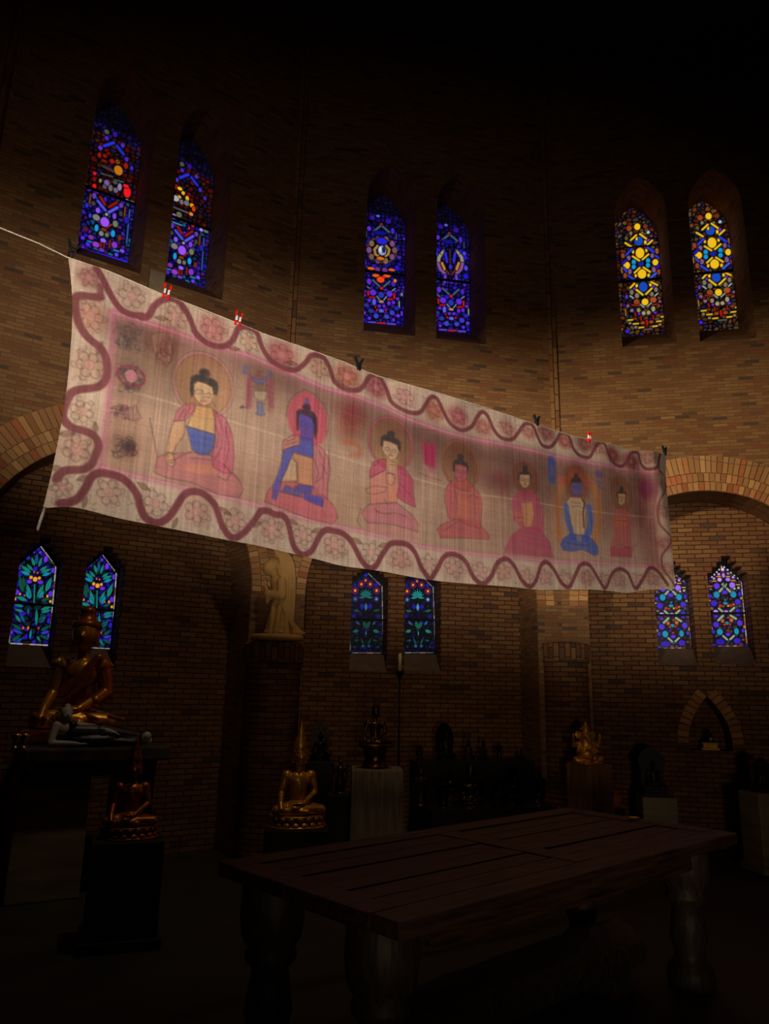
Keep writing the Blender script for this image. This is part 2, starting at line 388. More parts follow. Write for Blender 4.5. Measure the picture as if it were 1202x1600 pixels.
# niche back walls
ND, NG = .5, .70
def steps(u0, u1, v0, vs, va, n=4):
    """opening with a head of stepped bricks"""
    c = (u0+u1)/2; L = [(u0, v0), (u1, v0), (u1, vs)]; du = (u1-u0)/2/n; dv = (va-vs)/n
    for k in range(n): L += [(u1-du*k-du*.0, vs+dv*(k+1)), (u1-du*(k+1)+(.018 if k == n-1 else 0), vs+dv*(k+1))]
    for k in range(n-1, -1, -1): L += [(u0+du*(k+1)-(.018 if k == n-1 else 0), vs+dv*(k+1)), (u0+du*k, vs+dv*(k+1))]
    out = []
    for p in L+[(u0, vs)]:
        if not out or abs(out[-1][0]-p[0])+abs(out[-1][1]-p[1]) > 1e-5: out.append(p)
    return out
def nbox(F, l, r, b, t, ap):
    """window in a niche measured off the photo: left, right, bottom, spring, apex -> metres"""
    u0 = F.uv(*l, NG)[0]; u1 = F.uv(*r, NG)[0]; return u0, u1, F.uv(*b, NG)[1], F.uv(*t, NG)[1], F.uv(*ap, NG)[1]
NW = {'left': [nbox(L_, (19, 950), (83, 950), (45, 1008), (60, 886), (65, 852)), nbox(L_, (123, 950), (179, 950), (150, 1013), (150, 894), (158, 866))],
      'middle': [nbox(M_, (546, 965), (599, 965), (572, 1021), (572, 913), (572, 894)), nbox(M_, (628, 965), (680, 965), (654, 1021), (653, 914), (653, 893))],
      'right': [nbox(R_, (1022, 960), (1077, 960), (1050, 1013), (1047, 911), (1050, 888)), nbox(R_, (1106, 960), (1165, 960), (1140, 1010), (1130, 909), (1130, 880))]}
recess = None
for nm, F in (('left', L_), ('middle', M_), ('right', R_), ('far_left', LL_), ('far_right', RR_)):
    holes = []
    for (u0, u1, v0, vs, va) in NW.get(nm, []):
        holes.append(steps(u0-.012, u1+.012, v0-.2, vs+.01, va+.05))
    if nm == 'right':
        ra = F.uv(1078, 1172, ND); rb = F.uv(1146, 1173, ND); rt = F.uv(1106, 1088, ND)
        w = rb[0]-ra[0]; cx = (ra[0]+rb[0])/2; hh = rt[1]-ra[1]
        side = lambda sgn: [(cx+sgn*w/2*(1-t**2.1), ra[1]+hh*(.12+.88*t)) for t in np.linspace(0, 1, 10)]
        rec = [(cx-w/2, ra[1]), (cx+w/2, ra[1])] + side(1) + side(-1)[::-1][1:]
        holes.append(rec); recess = (cx, ra[1], w, hh)
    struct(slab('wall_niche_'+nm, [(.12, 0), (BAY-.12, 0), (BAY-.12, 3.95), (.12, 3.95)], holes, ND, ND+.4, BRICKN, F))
    if nm == 'right':
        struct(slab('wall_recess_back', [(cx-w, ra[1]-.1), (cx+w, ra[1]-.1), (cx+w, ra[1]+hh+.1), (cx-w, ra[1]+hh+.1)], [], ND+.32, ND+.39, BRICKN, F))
        bm = bmesh.new(); cl_ = bm.loops.layers.float_color.new('paint')      # header bricks round the little pointed recess
        for sgn in (1, -1):
            P = side(sgn)
            L2 = [(x, y) for x, y in P]
            # even steps along the curve
            D = [0]
            for p, q in zip(L2, L2[1:]): D.append(D[-1]+math.hypot(q[0]-p[0], q[1]-p[1]))
            n = int(D[-1]/.058)
            at = lambda s_: (np.interp(s_, D, [p[0] for p in L2]), np.interp(s_, D, [p[1] for p in L2]))
            for k in range(n):
                s0, s1 = D[-1]*k/n+.004, D[-1]*(k+1)/n-.004
                p, q = np.array(at(s0)), np.array(at(s1)); t = (q-p)/np.linalg.norm(q-p); nn = np.array((t[1], -t[0]))*sgn
                Q = [p+nn*.004, q+nn*.004, q+nn*.115, p+nn*.115]
                V = [bm.verts.new((a[0], ND-.008, a[1])) for a in Q]+[bm.verts.new((a[0], ND+.05, a[1])) for a in Q]
                c = random.choice([(186, 132, 80), (172, 112, 66), (164, 112, 70)])
                for ix in ((0, 1, 2, 3), (0, 4, 5, 1), (1, 5, 6, 2), (2, 6, 7, 3), (3, 7, 4, 0)):
                    fc = bm.faces.new([V[i] for i in ix])
                    for lp in fc.loops: lp[cl_] = lin(c)+(1,)
        bmesh.ops.recalc_face_normals(bm, faces=bm.faces)
        struct(link('trim_recess_arch', bm_mesh(bm, 'trim', False), VOUS, None, F.M))
def wedge(name, F, u0, u1, d0, v0, d1, v1, m, parent):
    bm = bmesh.new(); A = [bm.verts.new((u, d, v)) for u in (u0, u1) for d, v in ((d0, v0), (d1, v1), (d1, v0))]
    for ix in ((0, 1, 2), (3, 5, 4), (0, 3, 4, 1), (1, 4, 5, 2), (2, 5, 3, 0)): bm.faces.new([A[i] for i in ix])
    bmesh.ops.recalc_face_normals(bm, faces=bm.faces); me = bm_mesh(bm, name, False); uv_box(me)
    return link(name, me, m, parent)
# the light stone block between the two left upper windows
q = L_.uv(242, 449, 0); bm = bmesh.new(); box_bm(bm, (q[0], -.02, q[1]), (.15, .10, .30), 0, .01)
o = link('trim_1', bm_mesh(bm, 'trim', False), STONEP, None, L_.M); struct(o)

# ------------------------------------------------------------------ stained glass
BLACK = (3, 3, 4)
def fill(cv, pal, cell, lead, region=None, jit=.8):
    """mosaic of irregular glass pieces between leads"""
    y0, y1 = (cv.Y[0], cv.Y[-1]) if region is None else region
    ny = max(2, int((y1-y0)/cell)); nx = max(2, int((cv.X[-1]-cv.X[0])/cell))
    pts = []; 
    for j in range(ny):
        for i in range(nx):
            pts.append((cv.X[0]+(i+.5+jit*(RNG.random()-.5))*(cv.X[-1]-cv.X[0])/nx, y0+(j+.5+jit*(RNG.random()-.5))*(y1-y0)/ny))
    pts = np.array(pts); cols = np.array([pal[int(RNG.integers(len(pal)))] for _ in pts], float)*RNG.uniform(.55, 1.1, (len(pts), 1))
    X, Y = np.meshgrid(cv.X, cv.Y); rows = (cv.Y >= y0-1e-6) & (cv.Y <= y1+1e-6); X = X[rows]; Y = Y[rows]
    d1 = np.full(X.shape, 9.); d2 = d1.copy(); id1 = np.zeros(X.shape, int)
    for k, p in enumerate(pts):
        d = np.hypot(X-p[0], Y-p[1]); nb = d < d1
        d2 = np.where(nb, d1, np.minimum(d2, d)); id1 = np.where(nb, k, id1); d1 = np.where(nb, d, d1)
    m = np.clip((d2-d1-lead)/.012, 0, 1)[..., None]
    cv.a[rows] = cols[id1]*m + np.array(BLACK)*(1-m)
class Tr:
    """digitised shapes: photo crop coordinates -> the window's own plane, plus a slide along the bay for its twin"""
    def __init__(s, cv, F, d, x0, y0, sc, du=0., dv=0.): s.cv, s.F, s.d, s.x0, s.y0, s.sc, s.du, s.dv = cv, F, d, x0, y0, sc, du, dv
    def P(s, x, y): q = s.F.uv(s.x0+x/s.sc, s.y0+y/s.sc, s.d); return (q[0]+s.du, q[1]+s.dv)
    def k(s, x, y): a = s.P(x-5, y); b = s.P(x+5, y); c = s.P(x, y-5); e = s.P(x, y+5); return math.hypot(b[0]-a[0], b[1]-a[1])/10, math.hypot(c[0]-e[0], c[1]-e[1])/10
    def e(s, x, y, rx, ry, col, lead=5):
        kx, ky = s.k(x, y); c = s.P(x, y)
        if lead: s.cv.ell(c, (rx+lead)*kx, (ry+lead)*ky, BLACK, soft=.1)
        s.cv.ell(c, rx*kx, ry*ky, col, soft=.2)
    def l(s, x0, y0, x1, y1, w, col, lead=5):
        kx, ky = s.k(x0, y0); kk = (kx+ky)/2; pts = [s.P(x0, y0), s.P(x1, y1)]
        if lead: s.cv.line(pts, (w+2*lead)*kk, BLACK)
        s.cv.line(pts, w*kk, col)
    def leaf(s, x0, y0, x1, y1, w, col, lead=4):
        dx, dy = x1-x0, y1-y0; L = math.hypot(dx, dy); nx, ny = -dy/L, dx/L
        def out(ww): return [s.P(x0+dx*t+nx*o*ww/2*math.sin(math.pi*t**.8), y0+dy*t+ny*o*ww/2*math.sin(math.pi*t**.8)) for o, T in ((1, np.linspace(-.0, 1, 9)), (-1, np.linspace(1, 0, 9))) for t in T]
        if lead: s.cv.poly(out(w+2*lead), BLACK)
        s.cv.poly(out(w), col); s.cv.line([s.P(x0+dx*.1, y0+dy*.1), s.P(x0+dx*.9, y0+dy*.9)], 2.2*s.k(x0, y0)[0], tuple(c*.45 for c in col))
    def pg(s, pts, col): s.cv.poly([s.P(*p) for p in pts], col)
    def st(s, pts, w, col, lead=4):
        kk = sum(s.k(*pts[0]))/2; Q = [s.P(*p) for p in pts]
        if lead: s.cv.line(Q, (w+2*lead)*kk, BLACK)
        s.cv.line(Q, w*kk, col)

V1, BL1, CY, GO, RD = (100, 50, 230), (35, 25, 200), (20, 150, 220), (245, 190, 30), (200, 22, 20)
def glass_gold(t):
    gold, blue, rust, mv, gy, pale, red = (250, 196, 30), (26, 74, 190), (150, 66, 26), (130, 88, 130), (128, 116, 92), (165, 195, 205), (200, 30, 20)
    for x, y, rx, ry, c in ((270, 213, 23, 25, gold), (280, 320, 33, 34, blue), (290, 410, 33, 40, gold), (305, 567, 33, 36, gold), (315, 665, 33, 38, blue), (328, 778, 26, 26, gold),
            (243, 480, 16, 20, CY), (243, 514, 16, 18, CY), (350, 468, 16, 20, CY), (350, 502, 16, 18, CY), (297, 490, 23, 21, (22, 36, 150)), (190, 503, 26, 27, gold), (406, 480, 22, 24, gold),
            (208, 225, 20, 20, rust), (330, 210, 18, 18, (110, 50, 25)), (305, 263, 12, 12, gy), (222, 262, 12, 14, gy), (352, 255, 12, 12, pale), (350, 313, 12, 12, V1), (188, 300, 12, 16, (90, 90, 40)), (265, 303, 8, 14, gold), (330, 330, 10, 16, gold),
            (163, 430, 15, 20, rust), (205, 448, 15, 18, mv), (383, 430, 15, 18, mv), (418, 395, 15, 22, (150, 84, 40)), (213, 550, 16, 20, mv), (180, 580, 15, 20, rust), (395, 535, 16, 22, mv), (432, 552, 14, 20, rust), (238, 400, 9, 14, gold), (338, 390, 9, 14, gold), (258, 580, 9, 14, gold), (355, 578, 10, 14, gold),
            (228, 705, 14, 19, gy), (268, 730, 17, 20, gy), (380, 720, 14, 18, gy), (410, 685, 14, 18, gy), (390, 660, 10, 10, V1), (247, 678, 10, 10, V1), (265, 655, 10, 14, gold), (368, 648, 10, 14, gold), (265, 778, 22, 22, rust), (390, 762, 25, 22, (170, 76, 34)), (318, 862, 15, 15, (170, 150, 110)), (355, 858, 15, 15, (170, 150, 110)), (280, 840, 14, 17, (150, 130, 90)), (390, 830, 15, 20, (160, 150, 110)),
            (230, 842, 14, 12, (140, 100, 130)), (430, 805, 12, 12, rust), (440, 775, 10, 10, mv), (190, 740, 10, 16, (90, 60, 160)), (200, 808, 12, 12, mv), (285, 868, 10, 8, V1), (405, 858, 12, 8, V1), (250, 905, 20, 10, (110, 50, 20)), (430, 880, 20, 12, (120, 56, 20)), (310, 935, 18, 12, rust), (375, 928, 18, 12, rust), (215, 938, 12, 10, gy), (258, 968, 12, 10, gy), (440, 948, 12, 10, gy), (472, 912, 12, 10, (110, 84, 60)),
            (195, 1000, 13, 12, (66, 30, 255)), (510, 963, 13, 12, (56, 30, 240)), (170, 800, 8, 8, BL1), (470, 690, 8, 14, BL1)):
        t.e(x, y, rx, ry, c)
    for x0, y0, x1, y1, w, c in ((222, 313, 262, 276, 15, gold), (290, 268, 336, 302, 15, gold), (180, 335, 226, 364, 15, gold), (382, 316, 345, 350, 15, gold), (236, 436, 284, 467, 15, gold), (353, 421, 310, 458, 15, gold), (288, 522, 250, 558, 15, gold), (316, 519, 366, 552, 15, gold), (248, 640, 217, 672, 15, gold), (374, 628, 420, 651, 15, gold), (263, 686, 311, 724, 15, gold), (379, 676, 335, 719, 15, gold),
            (230, 381, 188, 423, 17, (44, 60, 225)), (346, 369, 393, 402, 17, (44, 60, 225)), (186, 462, 160, 488, 16, BL1), (408, 430, 436, 454, 16, (44, 60, 225)), (166, 522, 190, 549, 16, (60, 60, 225)), (439, 497, 418, 520, 16, BL1), (206, 582, 253, 614, 17, (50, 66, 230)), (411, 562, 366, 601, 17, (60, 96, 235)),
            (290, 795, 320, 818, 9, pale), (375, 785, 346, 811, 9, pale), (216, 732, 240, 750, 10, pale), (424, 713, 402, 733, 10, pale), (253, 860, 258, 884, 9, red), (296, 888, 299, 914, 9, red), (388, 880, 392, 904, 9, red), (341, 915, 345, 948, 15, (190, 24, 18)),
            (201, 915, 234, 912, 12, gold), (241, 943, 277, 940, 12, gold), (283, 972, 317, 968, 12, gold), (386, 962, 419, 958, 12, gold), (416, 925, 449, 921, 12, gold), (450, 890, 485, 886, 12, gold), (322, 985, 380, 981, 10, (120, 100, 90)),
            (151, 520, 155, 558, 8, (190, 130, 30)), (449, 430, 457, 480, 8, (190, 130, 30)), (180, 836, 185, 880, 8, (200, 130, 40)), (485, 800, 490, 848, 8, (220, 140, 30)), (230, 800, 285, 806, 9, (170, 50, 20)), (380, 800, 425, 794, 9, (170, 50, 20))):
        t.l(x0, y0, x1, y1, w, c)
def glass_deep(t, second=False):
    gt, bl, vi, pb, red, og = (66, 96, 120), (36, 22, 200), (96, 44, 215), (86, 96, 230), (205, 26, 26), (236, 96, 24)
    t.e(280, 208, 13, 13, red)
    for q in ((275, 216, 222, 256, 15, gt), (292, 221, 343, 264, 15, gt)): t.l(*q)
    for x, y, rx, ry, c in ((255, 138, 14, 10, pb), (210, 150, 20, 18, (50, 20, 150)), (335, 178, 22, 20, (50, 20, 150)), (185, 235, 16, 18, vi), (370, 255, 14, 24, (70, 40, 200)), (270, 270, 50, 16, (20, 16, 130)), (185, 335, 18, 16, bl), (370, 350, 14, 18, bl), (150, 360, 18, 18, bl), (145, 408, 14, 20, (60, 40, 225)), (400, 395, 20, 20, (44, 30, 210)), (148, 500, 16, 30, (60, 40, 220)), (405, 545, 20, 22, bl), (225, 528, 20, 14, bl), (320, 520, 20, 20, (30, 24, 150)), (185, 650, 18, 24, vi), (375, 668, 16, 22, (80, 34, 190))): t.e(x, y, rx, ry, c)
    if not second:
        t.e(285, 405, 116, 100, (112, 76, 76)); t.e(285, 405, 96, 84, BLACK)
        for k in range(10):
            a = math.pi*(.05+.1*k*1.0)*2-.3; t.e(285+100*math.cos(a), 405+88*math.sin(a), 20, 24, [(120, 80, 80), (126, 74, 126), (130, 100, 70), (96, 60, 90)][k % 4])
        for sx in (-1, 1): t.st([(285+sx*34, 372), (285+sx*58, 400), (285+sx*50, 438), (285+sx*30, 450)], 20, (168, 124, 66))
        t.e(285, 335, 42, 26, (42, 34, 210)); t.e(287, 408, 32, 38, (150, 165, 200)); t.e(300, 402, 14, 26, (30, 36, 70), 0); t.e(272, 400, 8, 22, (225, 232, 245), 0); t.e(275, 470, 30, 13, (214, 106, 30)); t.e(250, 555, 22, 18, (110, 50, 130)); t.e(308, 560, 22, 18, (110, 50, 130))
        for x, y, rx, ry in ((200, 548, 28, 11), (362, 560, 26, 10), (240, 604, 30, 12), (325, 606, 28, 12)): t.e(x, y, rx, ry, og)
        t.e(275, 636, 30, 24, (244, 72, 22)); t.e(300, 615, 14, 12, (200, 40, 20), 0); t.e(388, 645, 12, 14, (220, 130, 30))
    else:
        t.l(281, 330, 283, 505, 10, (80, 44, 30)); t.l(245, 410, 320, 408, 8, (90, 50, 60))
        for sx in (-1, 1):
            t.st([(283+sx*55, 345), (283+sx*92, 395), (283+sx*98, 440)], 26, (150, 140, 128)); t.st([(283+sx*98, 445), (283+sx*84, 490), (283+sx*50, 520)], 26, (128, 80, 150))
            t.st([(283+sx*56, 352), (283+sx*66, 360)], 22, (176, 158, 120)); t.l(283+sx*68, 440, 283+sx*48, 490, 20, (206, 130, 40)); t.l(283+sx*40, 360, 283+sx*28, 430, 20, (50, 40, 220)); t.l(283+sx*44, 540, 283+sx*50, 590, 20, (110, 70, 190)); t.l(283+sx*10, 530, 283+sx*34, 500, 10, (130, 50, 30)); t.e(283+sx*115, 365, 14, 18, (70, 64, 235)); t.e(283+sx*125, 480, 14, 20, (80, 70, 240))
        t.e(283, 470, 14, 20, (60, 40, 200))
    for x0, y0, x1, y1, w, c in ((215, 640, 268, 690, 15, gt), (346, 650, 300, 690, 15, gt), (178, 726, 178, 757, 15, red), (190, 774, 230, 774, 12, red), (331, 790, 371, 790, 12, red), (382, 746, 382, 779, 15, red), (246, 766, 269, 794, 9, (120, 160, 190)), (320, 770, 300, 795, 9, (120, 160, 190)),
            (126, 712, 127, 770, 9, (150, 172, 176)), (140, 780, 140, 828, 9, (130, 160, 176)), (420, 806, 421, 854, 9, (150, 172, 176)), (396, 280, 398, 320, 8, gt), (163, 258, 163, 300, 8, gt), (182, 968, 240, 972, 13, (100, 76, 240)), (252, 975, 318, 978, 13, (190, 34, 70)), (331, 980, 390, 985, 13, (100, 76, 240)), (170, 690, 190, 705, 8, (120, 140, 170)), (366, 722, 388, 706, 8, (140, 170, 180))): t.l(x0, y0, x1, y1, w, c)
    for x, y, rx, ry, c in ((283, 703, 13, 11, red), (215, 736, 26, 24, vi), (345, 746, 24, 24, vi), (280, 755, 22, 24, (44, 54, 170)), (148, 757, 13, 13, vi), (150, 727, 13, 10, vi), (225, 810, 14, 26, pb), (280, 808, 20, 10, (176, 132, 116)), (187, 797, 14, 12, vi), (340, 820, 14, 17, vi), (375, 815, 14, 14, vi), (408, 785, 14, 12, vi), (440, 752, 10, 14, (120, 130, 130)), (265, 842, 13, 12, vi), (302, 842, 13, 12, vi), (248, 872, 8, 8, red), (316, 876, 8, 8, red), (235, 848, 7, 7, red), (280, 880, 20, 13, pb), (240, 920, 20, 20, (56, 70, 190)), (322, 925, 20, 18, (56, 70, 190)), (200, 880, 22, 16, (40, 56, 150)), (365, 895, 20, 20, (60, 60, 200)), (400, 860, 18, 16, (40, 40, 180)), (165, 835, 20, 16, (44, 50, 150)), (187, 937, 13, 13, vi), (375, 950, 13, 13, vi), (412, 918, 15, 14, V1), (148, 895, 13, 13, V1), (145, 950, 13, 12, bl), (414, 970, 14, 12, bl), (440, 900, 8, 20, V1)): t.e(x, y, rx, ry, c)
def glass_night(t, second=False):
    vi, red, gy, cy = (120, 66, 230), (205, 22, 22), (112, 112, 106), (24, 156, 220)
    for x, y, rx, ry, c in ((285, 130, 18, 18, (76, 82, 64)), (350, 150, 18, 22, (46, 20, 140)), (285, 180, 15, 17, (70, 40, 190)), (410, 235, 15, 18, (80, 44, 180)), (235, 256, 16, 18, (84, 50, 200)), (440, 345, 14, 20, (70, 40, 180)), (480, 415, 12, 18, (60, 40, 190)), (228, 312, 13, 20, (160, 26, 12))): t.e(x, y, rx, ry, c)
    t.l(266, 240, 338, 216, 24, (40, 50, 220)); t.l(366, 242, 414, 304, 24, (32, 44, 205))
    if not second:
        for x, y, rx, ry, c in ((270, 318, 16, 14, (150, 18, 14)), (326, 360, 18, 18, (165, 22, 22)), (300, 300, 14, 12, (110, 16, 12)), (265, 357, 20, 12, (120, 22, 14)), (370, 365, 18, 18, (120, 56, 16)), (435, 396, 16, 25, (140, 32, 12)), (376, 432, 32, 38, (196, 116, 24)), (290, 412, 40, 18, (96, 22, 16)), (190, 455, 14, 14, (215, 26, 26)), (188, 558, 15, 23, (225, 26, 24)), (188, 500, 14, 20, (120, 14, 14)), (445, 602, 27, 44, (250, 22, 34)), (436, 555, 22, 14, (235, 30, 30)), (285, 530, 20, 24, (124, 92, 164)), (386, 562, 15, 30, (146, 122, 176)), (355, 587, 18, 20, (116, 96, 116)), (315, 570, 16, 26, (110, 100, 100)), (268, 560, 16, 18, (88, 80, 80)), (350, 525, 18, 16, (70, 80, 70)), (235, 512, 10, 16, (150, 130, 60))): t.e(x, y, rx, ry, c)
        t.l(242, 455, 330, 482, 8, (110, 104, 104)); t.l(350, 505, 414, 524, 8, (90, 120, 120)); t.l(216, 585, 395, 655, 10, (110, 88, 80))
        for k in range(5): t.l(250+k*18, 392+k*9, 262+k*18, 408+k*9, 7, (120, 108, 104))
    else:
        for x, y, rx, ry, c in ((195, 350, 13, 16, (226, 176, 26)), (262, 330, 20, 14, (246, 196, 24)), (325, 412, 14, 24, (240, 180, 24)), (290, 366, 14, 16, (244, 180, 24)), (255, 398, 16, 12, (240, 180, 30)), (365, 470, 18, 18, (236, 150, 24)), (355, 540, 18, 15, (240, 130, 30)), (380, 500, 14, 22, (210, 60, 20)), (222, 408, 30, 24, (166, 172, 184)), (275, 440, 18, 20, (108, 108, 112)), (318, 450, 22, 22, (112, 110, 108)), (205, 555, 22, 22, (146, 120, 196)), (250, 545, 24, 26, (104, 100, 84)), (165, 510, 12, 24, (110, 76, 130)), (275, 590, 20, 20, (40, 66, 50)), (308, 600, 16, 16, (120, 72, 70)), (370, 630, 14, 18, (216, 28, 20)), (335, 655, 10, 12, (190, 30, 40)), (340, 380, 16, 16, (110, 20, 16)), (180, 410, 12, 14, (90, 90, 96))): t.e(x, y, rx, ry, c)
        t.l(160, 462, 330, 530, 10, (116, 116, 116)); t.l(160, 590, 270, 630, 12, (70, 150, 196))
    for q in ((216, 672, 274, 744, 22, (74, 84, 232)), (369, 722, 302, 760, 22, (92, 84, 240)), (236, 642, 270, 698, 20, (160, 22, 12)), (364, 682, 302, 718, 20, (150, 20, 12)), (236, 856, 280, 888, 9, (190, 34, 20)), (320, 857, 286, 880, 9, (205, 76, 22)), (136, 985, 165, 992, 13, (24, 146, 200)), (341, 1055, 376, 1066, 13, (24, 150, 205)), (300, 1084, 326, 1094, 12, (24, 140, 170)), (188, 1042, 208, 1050, 12, (20, 120, 150)), (120, 1056, 440, 1146, 20, (50, 32, 232)), (465, 742, 440, 1000, 9, (60, 104, 200)), (240, 992, 238, 1030, 11, (160, 44, 14)), (264, 985, 262, 1036, 11, (150, 36, 12)), (310, 982, 306, 1034, 11, (160, 40, 14)), (430, 720, 420, 820, 10, (150, 70, 14)), (160, 620, 150, 690, 10, (150, 76, 14))): t.l(*q)
    for x, y, rx, ry, c in ((187, 630, 15, 24, (96, 56, 190)), (398, 706, 16, 20, (104, 56, 180)), (216, 745, 17, 22, (136, 84, 235)), (345, 790, 15, 24, (124, 66, 225)), (443, 671, 16, 14, (175, 146, 252)), (483, 684, 22, 14, (90, 110, 96)), (203, 800, 28, 24, (124, 124, 122)), (352, 850, 20, 26, (116, 122, 92)), (270, 836, 34, 38, (160, 84, 250)), (283, 776, 12, 10, (170, 150, 130)), (205, 882, 15, 28, cy), (333, 926, 16, 28, cy), (242, 926, 18, 20, (126, 132, 114)), (286, 937, 15, 18, (110, 116, 88)), (262, 896, 22, 12, (124, 56, 12)), (162, 955, 22, 18, (136, 44, 160)), (97, 960, 16, 16, (84, 44, 240)), (137, 1010, 18, 16, (76, 40, 240)), (95, 1030, 16, 20, (66, 34, 220)), (200, 1012, 27, 22, (156, 54, 206)), (257, 980, 22, 16, (146, 96, 252)), (345, 1016, 22, 26, (136, 54, 196)), (405, 1062, 18, 14, (124, 74, 242)), (246, 1055, 22, 13, (110, 50, 200)), (360, 1091, 15, 15, (100, 60, 245)), (440, 820, 18, 28, (34, 32, 165)), (155, 785, 10, 18, (60, 60, 235)), (130, 705, 12, 20, (44, 44, 200)), (120, 890, 22, 20, (90, 20, 60)), (180, 690, 16, 16, (70, 66, 60)), (395, 770, 14, 20, (60, 66, 56)), (385, 960, 14, 24, (120, 40, 20))): t.e(x, y, rx, ry, c)
def dashes(t, pts, w, cols, n):
    for (x0, y0), (x1, y1) in zip(pts, pts[1:]):
        for k in range(n): t.l(x0+(x1-x0)*(k+.08)/n, y0+(y1-y0)*(k+.08)/n, x0+(x1-x0)*(k+.9)/n, y0+(y1-y0)*(k+.9)/n, w, cols[k % len(cols)], 2)
def glass_lily(t):
    te, dg, tb, cy, og, vi = (22, 136, 120), (12, 84, 70), (20, 90, 136), (16, 150, 190), (244, 160, 50), (98, 44, 220)
    wc = [(190, 172, 170), (206, 184, 190), (150, 60, 40), (196, 190, 140)]
    dashes(t, [(137, 330), (80, 1000)], 10, wc, 9); dashes(t, [(499, 310), (442, 1018)], 10, wc, 10); dashes(t, [(92, 1003), (436, 1021)], 11, wc, 6); dashes(t, [(360, 130), (490, 296)], 9, wc[:2]+[wc[3]], 3)
    for q in ((325, 300, 332, 195, 26, tb), (310, 312, 284, 232, 26, te), (345, 320, 377, 230, 24, te), (292, 350, 236, 292, 24, te), (275, 372, 186, 304, 30, te), (268, 392, 182, 355, 28, cy), (362, 352, 424, 312, 26, te), (368, 372, 460, 336, 26, te), (378, 396, 458, 372, 26, cy),
            (205, 545, 172, 390, 40, dg), (225, 500, 205, 400, 26, dg), (410, 540, 462, 410, 40, te), (276, 600, 238, 466, 34, te), (266, 602, 230, 540, 26, cy), (335, 592, 388, 478, 34, te), (352, 602, 394, 528, 28, cy), (240, 620, 142, 585, 32, te), (368, 622, 442, 602, 28, dg),
            (208, 672, 126, 655, 24, te), (206, 716, 128, 700, 24, te), (182, 812, 136, 742, 26, te), (220, 815, 180, 735, 26, tb), (252, 745, 254, 680, 22, tb), (325, 845, 328, 688, 24, te), (365, 702, 462, 676, 26, te), (370, 726, 460, 704, 24, te), (354, 822, 414, 752, 30, tb), (345, 818, 384, 745, 22, dg),
            (195, 884, 110, 830, 28, dg), (200, 915, 108, 878, 22, (50, 70, 200)), (100, 982, 195, 926, 26, dg), (145, 994, 216, 946, 18, tb), (362, 892, 446, 845, 26, dg), (365, 914, 446, 898, 24, (60, 60, 220)), (358, 928, 452, 978, 24, dg), (328, 938, 364, 988, 18, te), (268, 962, 278, 872, 18, cy)): t.leaf(*q)
    t.l(310, 478, 304, 640, 11, te)
    for x, y, rx, ry, c in ((315, 430, 21, 22, og), (278, 413, 15, 16, og), (352, 419, 13, 14, og), (306, 366, 6, 10, (220, 110, 40)), (335, 373, 6, 10, (220, 110, 40)), (262, 451, 24, 17, vi), (362, 456, 26, 17, vi), (177, 560, 11, 11, og), (134, 605, 12, 14, og), (425, 581, 10, 14, og), (451, 628, 12, 13, og), (222, 575, 6, 10, (200, 100, 30)), (381, 582, 7, 10, (210, 110, 30)), (207, 865, 9, 14, (210, 96, 40)), (251, 866, 10, 18, (216, 96, 40)), (345, 868, 8, 14, (170, 70, 36)), (410, 250, 18, 30, (110, 50, 225)), (165, 325, 18, 30, vi), (475, 350, 16, 24, vi), (150, 545, 26, 22, vi), (452, 560, 20, 26, vi), (305, 185, 14, 14, (70, 40, 210)), (360, 190, 14, 14, (84, 50, 215)), (340, 158, 16, 16, (36, 40, 190)), (250, 235, 18, 20, (50, 36, 190)), (435, 800, 14, 26, (40, 36, 190)), (105, 905, 12, 16, vi), (434, 935, 12, 20, (90, 50, 200))): t.e(x, y, rx, ry, c, 4)
